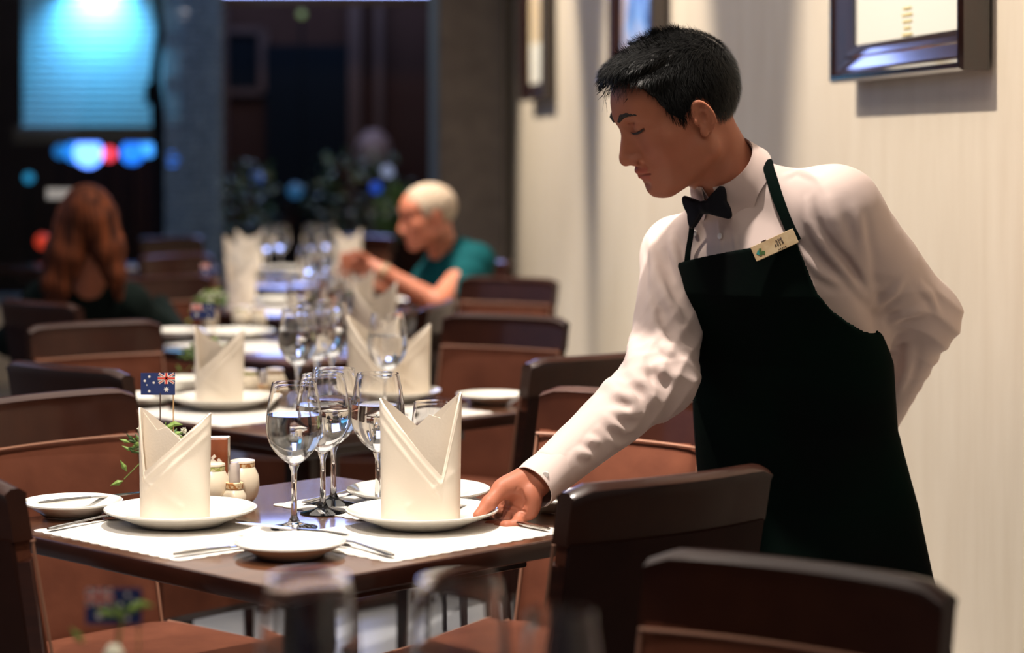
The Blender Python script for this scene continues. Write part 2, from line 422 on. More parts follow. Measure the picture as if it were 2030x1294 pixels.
# clump of plants outside the right pane
def bush(px, py, y, rx, rz, m, label):
    c = W(px, py, y); rnd = random.Random(px)
    root = thing('potted_shrub', label, 'plant', (c[0], c[1], 0))
    bmb = MB()
    for i in range(260):
        t = rnd.uniform(0, 2*math.pi); u = rnd.uniform(-1, 1); rr = rnd.uniform(.55, 1)
        q = Vector((rx*rr*math.cos(t)*math.sqrt(1-u*u), rx*rr*math.sin(t)*math.sqrt(1-u*u), c[2]+rz*rr*u))
        d = Vector((rnd.uniform(-1, 1), rnd.uniform(-1, 1), rnd.uniform(-.6, 1))).normalized()*.07
        s_ = d.cross(Vector((rnd.uniform(-1, 1), rnd.uniform(-1, 1), 1))).normalized()*.02
        bmb.add([q, q+d*.5+s_, q+d, q+d*.5-s_], [(0, 1, 2, 3)])
    bmb.build('foliage', m, root, smooth=False)
    MB().tube([(0, 0, .25), (0, 0, c[2])], .02, 8).build('stem', M_NIGHTP, root)
    MB().lathe([(.001, 0), (.12, 0), (.16, .3), (.14, .3), (.12, .25), (.001, .25)], 20).build('pot', M_NIGHTP, root)
bush(700, 385, 15.4, .40, .32, M_DGREEN, 'broad dark green shrub outside the right window pane')
bush(785, 425, 13.9, .13, .17, M_GREEN, 'small bright green shrub outside beside the grey-haired man')
bush(480, 400, 14.6, .28, .26, M_DGREEN, 'dark shrub outside left of the doorway')
c = W(740, 300, 17.0)
rs = tag(MB().lathe([(.001, -.12), (.10, -.12), (.14, 0), (.11, .10), (.04, .16), (.001, .16)], 20, tuple(c)).lathe([(.001, -c[2]), (.02, -c[2]), (.02, -.12), (.001, -.12)], 10, tuple(c))
         .build('garden_lantern', mat('lantern_shade', (.16, .12, .10), .6), None), 'pale rounded lantern on a post outside the right pane', 'lantern')
# bead curtain hanging inside the glass
bc = MB()
rnd = random.Random(3)
for i, px in enumerate(np.linspace(330, 438, 20)):
    c = W(px, 0, 12.80+.05*(i % 2))
    prof = []
    for k in range(95):
        z = .55+k*.034
        prof += [(.003, z), (.013, z+.009), (.013, z+.020), (.003, z+.030)]
    bc.lathe([(.001, .55)]+prof+[(.001, .55+95*.034)], 6, (c[0], c[1], 0))
bo = bc.build('bead_curtain', mat('beads', (0.30, 0.40, 0.50), 0.25, noise=(30, (0.06, 0.10, 0.16), 0.25)))
tag(bo, 'blue-grey bead curtain hanging in front of the window glass', 'curtain', kind='stuff')
lamp('bead_light', 'SPOT', (-2.6, 11.6, 3.6), (-1.7, 12.9, 1.6), 60, (0.25, 0.55, 1.0), spot_size=math.radians(45), spot_blend=.8)

# ------------------------------------------------------------------ pictures on the right wall
def picture(y0, y1, z0, h, kind, label):
    """y0 far edge, y1 near edge, measured on the wall"""
    n = math.hypot(1, WS)
    root = thing('framed_picture', label, 'picture', (wx(y1), y1, z0), math.atan2(1, -WS), 'framed pictures along the cream wall')
    L_ = (y0-y1)*n; mw = .085
    prof = [(0, .001), (0, .052), (.006, .060), (.016, .060), (.024, .050), (.030, .046), (.055, .034), (.060, .036), (.072, .030), (mw, .022), (mw, .001)]
    v = []; f = []
    for (e, d) in prof:
        v += [(e, d, e), (L_-e, d, e), (L_-e, d, h-e), (e, d, h-e)]
    for i in range(len(prof)-1):
        for k in range(4):
            a, b = i*4+k, i*4+(k+1) % 4
            f.append((a, b, b+4, a+4))
    MB().add(v, f).build('frame', M_FRAME, root, smooth=False)
    mo = MB().box((L_/2, .010, h/2), (L_-2*mw+.01, .012, h-2*mw+.01))
    if kind == 0:
        mnt = mo.build('mount', M_MOUNT, root, smooth=False)
        MB().box((L_/2, .0175, h/2+.14), (.60, .003, h-.5)).build('print', mat('print_grey', (.34, .32, .34), .5, noise=(4, (.5, .48, .46), .2)), root, smooth=False)
        cp = MB()
        zc = W(0, 40, 4.85)[2]-z0
        for i, (ww, dx) in enumerate(((.06, 0), (.075, .0), (.065, .0), (.05, 0), (.075, 0))):
            cp.box((L_/2+dx, .0172, zc+.03-i*.014), (ww, .002, .0045))
        cp.build('caption', mat('gold_ink', (.72, .58, .22), .5), root, smooth=False)
    elif kind == 1:
        m, N, L, b = new_mat('blue_painting')
        tc = N.new('ShaderNodeTexCoord'); nz = N.new('ShaderNodeTexNoise'); nz.inputs['Scale'].default_value = 4.2; nz.inputs['Detail'].default_value = 2
        r = N.new('ShaderNodeValToRGB'); e = r.color_ramp.elements
        e[0].position = .36; e[0].color = (.05, .13, .42, 1); e[1].position = .62; e[1].color = (.62, .48, .50, 1)
        x = r.color_ramp.elements.new(.48); x.color = (.22, .42, .85, 1)
        L.new(tc.outputs['Object'], nz.inputs[0]); L.new(nz.outputs[0], r.inputs[0]); L.new(r.outputs[0], b.inputs['Base Color']); b.inputs['Roughness'].default_value = .35
        mo.build('painting', m, root, smooth=False)
    else:
        mo.build('painting', mat('cream_painting', (.72, .52, .30), .4, noise=(2.5, (.80, .68, .45), .25)), root, smooth=False)
        MB().grid(lambda u, t: (mw+.01+.20*u*(.55+.45*math.sin(7*t+1)), .0175, mw+.25+(h-2*mw-.3)*t), 6, 24).build('dark_figure', mat('figure_dark', (.06, .03, .03), .5), root, smooth=False)
        MB().box((L_/2+.05, .0175, mw+.10), (.50, .003, .20)).build('white_block', M_MOUNT, root, smooth=False)
    return root
picture(5.44, 4.43, 1.494, 1.30, 0, 'large framed picture with wide white mount, nearest the camera, right of the waiter\'s head')
picture(8.87, 7.92, 1.53, 1.25, 1, 'framed blue painting partly hidden behind the waiter\'s head')
picture(11.85, 10.95, 1.56, 1.25, 2, 'framed cream painting farthest along the wall, next to the pillar')
# ------------------------------------------------------------------ tables
UA = math.radians(45.2)
U = np.array([math.cos(UA), math.sin(UA)]); V = np.array([-math.sin(UA), math.cos(UA)])
SIDE = .752
def make_table():
    t = thing('dining_table', '', 'table')
    MB().box((0, 0, .7395), (SIDE-.006, SIDE-.006, .021), bev=.002).build('table_top', M_TOP, t, angle=30)
    MB().box((0, 0, .7355), (SIDE, SIDE, .0270), bev=.004).build('edge_band', M_WOOD, t, angle=30)
    MB().box((0, 0, .700), (SIDE-.26, SIDE-.26, .040), bev=.004).build('apron_frame', M_WOOD, t, angle=30)
    MB().box((0, 0, .36), (.09, .09, .65), bev=.006).build('pedestal', M_WOOD, t, angle=30)
    MB().box((0, 0, .02), (.44, .44, .035), bev=.008).box((0, 0, .045), (.2, .2, .03), bev=.006).build('base', M_WOOD, t, angle=30)
    return t
TB = Kind(make_table())
tdesc = ['foreground dining table under the blurred wine glasses, mostly below the picture',
         'dark wooden dining table where the waiter sets down a plate',
         'dark dining table directly behind the one the waiter is setting',
         'third dining table from the front, holding a posy with a small flag',
         'dining table where the grey-haired man in teal sits',
         'farthest laid dining table in the middle row, before the window']
TCS = [TC+D0*(k-1) for k in range(6)]
for k in range(6):
    TB.put((TCS[k][0], TCS[k][1], 0), UA, tdesc[k], 'square dining tables in the wall-side row')
TB.put((-2.05, 11.3, 0), UA, 'dining table far back on the left by the window', 'square dining tables in the wall-side row')

# ------------------------------------------------------------------ chairs
def make_chair():
    t = thing('dining_chair', '', 'chair')
    wd = .37; zt = .885
    def pt(u, z, off, ww=wd):
        x = (u-.5)*ww
        rake = .09*max(0, (z-.44))/.44
        return (x, -.205-rake-.028*(1-(2*u-1)**2)+off, z)
    # wooden top rail with a rounded lip
    def rail(u, v, s):
        z = .798+v*(zt-.012*abs(2*u-1)**14-.798)
        th = .016*math.sqrt(max(.05, 1-max(0, (v-.8)/.2)**2*.9))
        lip = .006*math.exp(-((v-.93)/.07)**2)
        return pt(u, z, s*(th+lip), wd+.012)
    MB().slab(rail, 14, 10, 0).build('top_rail', M_RAIL, t, angle=50)
    def pad(u, v, s):
        z = .40+v*(.803-.40)
        e = 1-(abs(2*v-1))**8; e2 = 1-(abs(2*u-1))**8
        return pt(u, z, s*(.014+.010*e*e2 if s > 0 else .014), wd-.004)
    MB().slab(pad, 14, 14, 0).build('backrest', M_SUEDE, t, angle=50)
    MB().slab(lambda u, v, s: pt(u, .36+v*.440, -.016+s*.004, wd), 14, 10, 0).build('back_cover', M_LEATHER, t, angle=50)
    for s in (-1, 1):
        MB().tube([pt(.5+.5*s, z, .018, wd) for z in np.linspace(.40, .796, 10)], .0028, 6).build('piping', M_PIPE, t)
    MB().tube([pt(u, .796, .022, wd) for u in np.linspace(0, 1, 12)], .0028, 6).build('piping', M_PIPE, t)
    for s in (-1, 1):
        P = [pt(.5+.5*s, z, 0, wd-.01) for z in (.36, .20, .0)]
        P[1] = (P[1][0], -.215, .20); P[2] = (P[2][0]+.005*s, -.235, 0)
        P.insert(0, pt(.5+.5*s, .77, 0, wd-.004))
        MB().tube(P, [.015, .017, .016, .013], 4).build('leg', M_WOOD, t, angle=30)
        MB().tube([(s*.17, .20, .37), (s*.175, .205, 0)], [.021, .015], 4).build('leg', M_WOOD, t, angle=30)
    # upholstered seat
    def se(u, v, s):
        x = (u-.5)*.42; y = -.21+v*.44
        e = (1-abs(2*u-1)**6)*(1-abs(2*v-1)**6)
        return (x, y, (.440+.022*e) if s > 0 else .355)
    MB().slab(se, 14, 14, 0).build('seat', M_SUEDE, t, angle=60)
    ring = [(x, y) for (x, y) in ((-.21, -.20), (-.21, .23), (.21, .23), (.21, -.20))]
    pp = []
    for i in range(3):
        for k in range(8):
            a, b = ring[i], ring[i+1]; q = k/8
            pp.append((a[0]+(b[0]-a[0])*q, a[1]+(b[1]-a[1])*q, .441))
    pp.append((.21, -.20, .441))
    MB().tube(pp, .003, 6).build('piping', M_PIPE, t)
    MB().box((0, .0, .35), (.37, .40, .035), bev=.004).build('seat_frame', M_WOOD, t, angle=30)
    return t
CH = Kind(make_chair())
CG = 'suede dining chairs around the tables'
def chair_at(cx, cy, head, label):
    """cx, cy: centre of the top of the backrest; head: compass heading the sitter faces, degrees from +X"""
    h = math.radians(head)
    f = np.array([math.cos(h), math.sin(h)])
    o = np.array([cx, cy])+.315*f
    return CH.put((o[0], o[1], 0), h-math.pi/2, label, CG)
chair_at(.238, 3.310, 128, 'dark wooden chair with its back to the camera in front of the waiter\'s apron')
chair_at(-.884, 4.362, -42, 'brown suede chair at the left of the table being set, seat running under it')
chair_at(.230, 4.415, 233, 'orange-brown suede chair facing the camera behind the waiter\'s reaching arm')
chair_at(-.850, 3.36, 47, 'chair cut by the left picture edge, only its dark back post showing')
chair_at(.330, 2.615, 233, 'chair in front at bottom right with glossy highlight on its top rail')
chair_at(.197, 5.17, 128, 'dark chair with its back to the camera, just above the waiter\'s sleeve, against the wall')
chair_at(-.96, 4.93, 50, 'nearly black chair back at left, just above the brown suede chair')
chair_at(-.007, 6.35, 240, 'tall chair facing the camera between the folded napkins and the cream wall')
chair_at(-1.11, 6.10, -52, 'brown chair at left in front of the long-haired woman')
chair_at(-1.42, 6.90, 46, 'dark chair at the left picture edge beneath the woman\'s hair')
chair_at(-1.24, 8.16, -48, 'tan-backed chair to the right of the long-haired woman')
chair_at(-.20, 6.85, 170, 'dark chair seen edge-on just below the man\'s elbow')
chair_at(.00, 8.10, 240, 'chair between the man in teal and the cream wall')
chair_at(-.10, 9.35, 215, 'chair the grey-haired man sits on, hidden behind him')
chair_at(-1.63, 8.55, 46, 'chair the long-haired woman sits on')
chair_at(-1.42, 9.7, -42, 'chair far back left of the farthest white napkins')
chair_at(-1.72, 11.6, -45, 'small distant chair left of the middle, farthest in the row')
chair_at(-.72, 11.75, 228, 'distant chair just left of the grey-haired man\'s face')
chair_at(-1.95, 10.5, 46, 'distant dark chair behind the woman\'s hair')

# ------------------------------------------------------------------ crockery, glass, linen
def make_plate(R, H, name, lab):
    t = MB().lathe([(.0001, .004), (R*.50, .004), (R*.54, 0), (R*.60, .001), (R*.66, .006), (R*.92, H*.80), (R, H), (R*1.0, H+.0025), (R*.985, H+.003),
                    (R*.90, H*.92), (R*.68, .0085), (R*.60, .0065), (.0001, .0065)], 56).build(name, M_PORC)
    return tag(t, lab, 'plate')
PL = Kind(make_plate(.121, .023, 'dinner_plate', '')); SP = Kind(make_plate(.082, .021, 'side_plate', ''))
BW = Kind(tag(MB().lathe([(.0001, .003), (.03, .003), (.033, 0), (.04, .004), (.07, .035), (.078, .052), (.075, .052), (.066, .036), (.036, .008), (.0001, .006)], 40).build('soup_bowl', M_PORC), '', 'bowl'))
def glass_prof(Hb, rim, bulge, stem, base, th=.0011):
    z0 = stem
    outer = [(.0001, 0), (base, 0), (base, .0015), (base*.55, .005), (.010, .009), (.0052, .018), (.0042, stem*.5), (.0046, stem*.88), (.008, stem*.97)]
    n = 16
    bowl = []
    for i in range(n+1):
        q = i/n
        r = bulge*math.sin(min(1, q*1.9+.04)*math.pi/2)**.75 if q < .5 else bulge+(rim-bulge)*((q-.5)/.5)**1.6
        bowl.append((max(r, .008), z0+Hb*q**1.15 if q < .5 else z0+Hb*(.5**1.15+(q-.5)/.5*(1-.5**1.15))))
    inner = [(max(r-th, .0005), z+.0012) for (r, z) in bowl[1:]]
    inner[-1] = (rim-th, z0+Hb)
    return outer+bowl+inner[::-1]+[(.0001, z0+.004)]
def water(prof, stem, zl, Hb, rim, bulge):
    pts = [(r-.0009, z+.0012) for (r, z) in prof if r > .009]
    return pts
G1 = tag(MB().lathe(glass_prof(.128, .0345, .0445, .100, .037), 48).build('wine_glass', M_GLASS), '', 'wine glass')
G2 = tag(MB().lathe(glass_prof(.098, .031, .036, .082, .032), 48).build('water_goblet', M_GLASS), '', 'wine glass')
def fill(g, Hb, rim, bulge, stem, level):
    """water standing in the bowl, up to the given height"""
    n = 16; P = []
    for i in range(1, n+1):
        q = i/n
        r = bulge*math.sin(min(1, q*1.9+.04)*math.pi/2)**.75 if q < .5 else bulge+(rim-bulge)*((q-.5)/.5)**1.6
        z = stem+(Hb*q**1.15 if q < .5 else Hb*(.5**1.15+(q-.5)/.5*(1-.5**1.15)))
        P.append((r-.0009, z+.0012))
    P = [p for p in P if p[1] < level]+[(np.interp(level, [p[1] for p in P], [p[0] for p in P]), level)]
    return MB().lathe([(.0001, stem+.0037)]+P+[(.0001, level)], 48).build('water', M_WATER, g)
fill(G1, .128, .0345, .0445, .100, .178); fill(G2, .098, .031, .036, .082, .136)
WG, GB = Kind(G1), Kind(G2)
def make_napkin(sign, vs, vh):
    """linen folded into a standing mitre: two high peaks, a diagonal front flap, an inner leaf behind it"""
    t = thing('folded_napkin', '', 'napkin')
    rx, ry, H = .0545, .036, .182
    n = 128
    def front(s): return H*np.interp(s*sign, [-1, vs, 1], [1.0, vh, .95])
    def back(s): return H*np.interp(s*sign, [-1, .1, 1], [1.0, .70, .95])
    def P(u, v, s):
        a = 2*math.pi*u
        c_ = math.copysign(abs(math.cos(a))**.8, math.cos(a)); sn = math.sin(a)
        z = (front(c_) if sn <= 0 else back(c_))*v
        r = 1.0 if s > 0 else .955
        px = rx*r*c_*(1+.05*v); py = ry*r*math.copysign(abs(sn)**.8, sn)*(1-.25*v*abs(c_))
        if sn < 0:
            e = front(c_)-z                      # distance below the flap edge
            py += -.0010*math.exp(-((e-.012)/.003)**2)-.0012*math.exp(-((e-.030)/.004)**2)*(c_*sign > vs)
            k = z-(.012+(c_*sign+.95)*-.040+.062)   # crease running down from the fold's foot
            py += -.0012*math.exp(-(k/.003)**2)*(c_*sign < .3)
            py += .0008*math.sin(z*60+c_*3)
        return (px, py, z)
    MB().slab(P, n, 44, 0).build('outer_fold', M_NAPKIN, t, angle=70)
    def leaf(u, v, s):
        c_ = 2*u-1
        top = H*np.interp(c_*sign, [-1, -.55, -.25, .40, 1], [.96, .80, .83, .66, .74])
        return (c_*rx*.93, -.006+.012*c_*c_+s*.0010, .004+v*(top-.004))
    MB().slab(leaf, 40, 20, 0).build('inner_fold', M_NAPKIN, t, angle=70)
    return t
NA, NB = Kind(make_napkin(1, -.82, .44)), Kind(make_napkin(-1, -.58, .36))
def make_mat():
    a, b = .375, .285
    pts = []
    def side(p, q, n):
        for i in range(n):
            for k in range(4):
                s = (i+k/4)/n
                o = .0045*abs(math.sin(math.pi*(k/4)))
                d = np.array(q)-np.array(p); nn = np.array([d[1], -d[0]])/np.hypot(*d)
                pts.append(tuple(np.array(p)+d*s+nn*o))
    side((-a/2, -b/2), (a/2, -b/2), 15); side((a/2, -b/2), (a/2, b/2), 11); side((a/2, b/2), (-a/2, b/2), 15); side((-a/2, b/2), (-a/2, -b/2), 11)
    n = len(pts)
    def wv(x, y): return .0006+.0014*max(0, math.sin(x*9+1)*math.cos(y*11))
    v = [(x, y, 0) for x, y in pts]+[(x, y, wv(x, y)+.0004) for x, y in pts]+[(x*.5, y*.5, .0010) for x, y in pts]+[(0, 0, .0010)]
    f = [tuple(range(n-1, -1, -1))]
    for i in range(n):
        j = (i+1) % n
        f += [(i, j, n+j, n+i), (n+i, n+j, 2*n+j, 2*n+i), (2*n+i, 2*n+j, 3*n)]
    return tag(MB().add(v, f).build('placemat', M_MAT), '', 'placemat')
PM = Kind(make_mat())
def make_knife(L_=.215):
    pts = [(0, 0)]
    m = MB()
    m.tube([(0, 0, .004), (.02, 0, .004), (.06, 0, .0045), (.095, 0, .004)], [.0035, .0055, .0050, .0040], 8, flat=.6)
    top = [(x, y) for x, y in ((.093, -.004), (.12, -.008), (.16, -.009), (.195, -.007), (L_, .002), (.19, .006), (.15, .006), (.093, .004))]
    n = len(top)
    m.add([(x, y, .0032) for x, y in top]+[(x, y, .0048) for x, y in top], [tuple(range(n-1, -1, -1)), tuple(range(n, 2*n))]+[(i, (i+1) % n, n+(i+1) % n, n+i) for i in range(n)])
    return tag(m.build('table_knife', M_STEEL), '', 'knife')
def make_fork():
    m = MB()
    m.tube([(0, 0, .004), (.015, 0, .004), (.06, 0, .0055), (.115, 0, .0075), (.135, 0, .006)], [.003, .006, .0038, .0030, .0045], 8, flat=.5)
    m.slab(lambda u, v, s: (.128+.026*u, (v-.5)*(.010+.013*math.sin(min(1, u*1.3)*math.pi/2)), .0062-.0028*math.sin(u*math.pi/2)+s*.0009), 6, 6, 0)
    for k in range(4):
        y = (k-1.5)*.0060
        m.tube([(.150, y, .0036), (.170, y, .0030), (.190, y*.95, .0050)], [.0019, .0017, .0009], 6, flat=.7)
    return tag(m.build('table_fork', M_STEEL), '', 'fork')
KN, FK = Kind(make_knife()), Kind(make_fork())
ZT = .7502; ZM = ZT+.0024
def seg_rot(a, b): return math.atan2(b[1]-a[1], b[0]-a[0])

# --- table being set (table 1)
g = 'placemats on the dining tables'
def mat_at(c, ang, label): return PM.put((c[0], c[1], ZT), ang, label, g)
def plate_at(c, label, z=ZM, grp='dinner plates on the placemats'): return PL.put((c[0], c[1], z), 0, label, grp)
C1 = TC
# placemat corners measured on the table
pA = (T(68, 1052)+T(355, 1113))/2
matA = pA[:2]+U*.1425+np.array([0, 0])
mat_at(matA, UA-math.pi/2, 'scalloped white placemat under the left napkin plate, nearest the left table edge')
pB = T(775, 1115)[:2]+U*.1875+V*.1425
mat_at(pB, UA, 'scalloped white placemat under the plate the waiter is holding')
matC = TC+U*(.375-.1425-.01)+V*.0
mat_at(matC, UA+math.pi/2, 'white placemat behind the wine glasses on the table being set')
plate_at(T(358, 1040)[:2], 'white dinner plate carrying the left folded napkin')
plate_at(T(837, 1043)[:2], 'white dinner plate whose rim the waiter holds')
plate_at(T(829, 1000)[:2], 'empty-looking white dinner plate behind the right folded napkin')
gs = 'side plates on the tables'
def sp_at(p, label, z=ZT): return SP.put((p[0], p[1], z), 0, label, gs)
s1 = T(143, 1020); s2 = T(575, 1103); s3 = T(1104, 1009)
sp_at(s1, 'side plate with a knife on it at the left corner of the front table')
sp_at(s2, 'side plate with a knife at the near corner of the front table')
sp_at(s3, 'side plate half hidden between the waiter\'s cuff and the dark chair')
gn = 'napkins folded into standing mitres'
def nap(kind, p, z, rot, label): return kind.put((p[0], p[1], z), rot, label, gn)
ZP = ZM+.0066
nap(NA, T(347, 1042)[:2], ZP, math.radians(2), 'standing folded napkin on the left plate, its fold rising to the right')
nap(NB, T(834, 1044)[:2], ZP, math.radians(-4), 'tall standing folded napkin on the plate the waiter holds')
NB.root.scale = (1.14, 1.1, 1.12)
NA.root.scale = (1.0, 1.0, .98)
gg = 'stemmed glasses on the tables'
def glass(kind, p, label, z=ZT): return kind.put((p[0], p[1], z), 0, label, gg)
glass(WG, T(583, 1049), 'large clear wine glass nearest on the front table, just above the side plate', ZT+.0025)
glass(WG, T(640, 1017), 'clear wine glass second of the three standing close together')
glass(WG, T(661, 999), 'clear wine glass at the back of the three standing close together')
glass(WG, T(749, 1015), 'clear wine glass partly covered by the left edge of the tall napkin')
glass(GB, T(858, 1012), 'smaller clear goblet seen through the V of the tall napkin')
gk = 'cutlery on the tables'
def lay(kind, a, b, z, label, tilt=0):
    o = kind.put((a[0], a[1], z), seg_rot(a, b), label, gk)
    if tilt: o.rotation_euler = (0, -tilt, seg_rot(a, b))
    return o
lay(FK, T(95, 1056), T(210, 1034), ZM, 'fork lying on the left placemat\'s outer corner')
lay(KN, T(345, 1107), T(475, 1090), ZM, 'knife lying on the left placemat near the table edge')
lay(FK, T(780, 1109), T(640, 1070), ZM, 'fork lying on the right placemat beside the near-corner side plate')
lay(KN, T(1088, 1056), T(985, 1036), ZM, 'knife on the right placemat beneath the waiter\'s fingers')
lay(FK, T(600, 1003), T(690, 984), ZM, 'fork at the back placemat beside the wine glass stems')
lay(KN, T(75, 1022), T(235, 1005), ZT+.0165, 'knife resting across the left corner side plate')
lay(KN, T(690, 1088), T(520, 1068), ZT+.0165, 'knife resting across the near corner side plate')
lay(KN, T(1120, 1012), T(1010, 1020), ZT+.0165, 'knife resting on the side plate behind the waiter\'s hand')

# condiments
def make_jar(R, H, band, lab):
    t = thing('ceramic_jar', lab, 'jar')
    MB().lathe([(.0001, 0), (R*.62, 0), (R*.9, H*.16), (R, H*.38), (R*.97, H*.6), (R*.74, H*.80), (R*.70, H*.83)], 32).build('body', M_CREAM, t)
    MB().lathe([(R*.70, H*.82), (R*.73, H*.83), (R*.73, H*.91), (R*.70, H*.92)], 32).build('woven_band', band, t)
    MB().lathe([(R*.70, H*.915), (R*.74, H*.93), (R*.72, H*.97), (R*.4, H), (.0001, H)], 32).build('lid', M_CREAM, t)
    return t
def make_shaker():
    t = thing('salt_shaker', '', 'shaker')
    MB().lathe([(.0001, 0), (.012, 0), (.0195, .010), (.0195, .022), (.013, .032)], 28).build('body', M_CREAM, t)
    MB().lathe([(.013, .032), (.0145, .033), (.0145, .042), (.013, .043)], 28).build('woven_band', M_BAND, t)
    MB().lathe([(.0001, .043), (.0095, .043), (.009, .060), (.0085, .072), (.006, .076), (.0001, .076)], 24).build('glass_stopper', mat('frosted_glass', (.72, .66, .64), .25, trans=.6, ior=1.3), t)
    return t
JG = Kind(make_jar(.029, .074, M_GBAND, '')); JB = Kind(make_jar(.0285, .072, M_BAND, '')); SH = Kind(make_shaker())
def put3(kd, p, rot, label, grp): return kd.put((p[0], p[1], ZT), rot, label, grp)
gj = 'cream condiment jars'
put3(JG, T(421, 1004), 0, 'cream jar with green band right behind the left napkin', gj)
put3(JB, T(481, 994), 0, 'cream jar with brown woven band, rightmost condiment on the front table', gj)
put3(SH, T(465, 1007), 0, 'small cream shaker with pale stopper in front of the jars', 'salt shakers')
def make_card():
    t = thing('menu_stand', '', 'menu stand')
    MB().box((0, 0, .055), (.068, .006, .095), bev=.002).build('card', M_CARD, t, smooth=False)
    MB().box((0, .002, .055), (.076, .005, .103), bev=.002).box((0, .004, .004), (.07, .03, .008), bev=.002).build('holder', M_STEEL, t, smooth=False)
    pr = MB(); rnd = random.Random(5)
    for i in range(7):
        pr.box((rnd.uniform(-.012, .022), -.0034, rnd.uniform(.035, .075)), (.008, .0006, .005), mtx=Matrix.Rotation(rnd.uniform(-1, 1), 4, 'Y'))
    pr.build('printed_motif', M_NAPKIN, t, smooth=False)
    return t
CD = Kind(make_card())
o = put3(CD, T(412, 988), math.radians(3), 'small brown printed card in a metal holder behind the jars', 'menu stands')
def flag_parts(t, mirrored, z0, wdt=.0585, hgt=.0375, stick=True):
    s = -1 if mirrored else 1     # canton at the right when seen from behind
    fb = MB(); y = 0
    def q(x0, x1, a, b, m, off):
        x0, x1 = x0*wdt*s, x1*wdt*s
        for sd in (-1, 1):
            fb.add([(x0, sd*off, z0+a*hgt), (x1, sd*off, z0+a*hgt), (x1, sd*off, z0+b*hgt), (x0, sd*off, z0+b*hgt)], [(0, 1, 2, 3)], m)
    fb.box((0, 0, z0+hgt/2), (wdt, .0007, hgt))
    def line(p, r, hw, m, off):
        d = np.array([(r[0]-p[0])*wdt, (r[1]-p[1])*hgt]); n = np.array([-d[1], d[0]])/np.hypot(*d)*hw*hgt
        P = [np.array([p[0]*wdt, p[1]*hgt]), np.array([r[0]*wdt, r[1]*hgt])]
        for sd in (-1, 1):
            fb.add([((a[0]+k*n[0])*s, sd*off, z0+a[1]+k*n[1]) for a, k in ((P[0], 1), (P[0], -1), (P[1], -1), (P[1], 1))], [(0, 1, 2, 3)], m)
    xl, xr, zl, zh = -.5, 0, .5, 1.0
    line((xl+.03, zl+.03), (xr-.03, zh-.03), .055, 2, .0006); line((xl+.03, zh-.03), (xr-.03, zl+.03), .055, 2, .0006)
    line((xl+.03, zl+.03), (xr-.03, zh-.03), .020, 1, .0008); line((xl+.03, zh-.03), (xr-.03, zl+.03), .020, 1, .0008)
    line(((xl+xr)/2, zl), ((xl+xr)/2, zh), .085, 2, .0010); line((xl, .75), (xr, .75), .085, 2, .0010)
    line(((xl+xr)/2, zl), ((xl+xr)/2, zh), .045, 1, .0012); line((xl, .75), (xr, .75), .045, 1, .0012)
    def star(cx, cz, r, k=7):
        pts = []
        for i in range(2*k):
            a = math.pi/2+i*math.pi/k; rr = r if i % 2 == 0 else r*.45
            pts.append((cx*wdt*s+rr*math.cos(a)*hgt, z0+cz*hgt+rr*math.sin(a)*hgt))
        for sd in (-1, 1):
            fb.add([(x, sd*.0009, z) for x, z in pts], [tuple(range(2*k))], 2)
    star(-.25, .25, .14); star(.25, .83, .085); star(.25, .17, .085); star(.12, .56, .08); star(.38, .64, .08); star(.32, .45, .045, 5)
    fb.build('paper_flag', [M_NAVY, M_RED, M_WHITE], t, smooth=False)
    MB().tube([(.004, 0, .06), (.004, 0, z0+.003)], .0011, 6).build('flag_stick', M_INK, t)
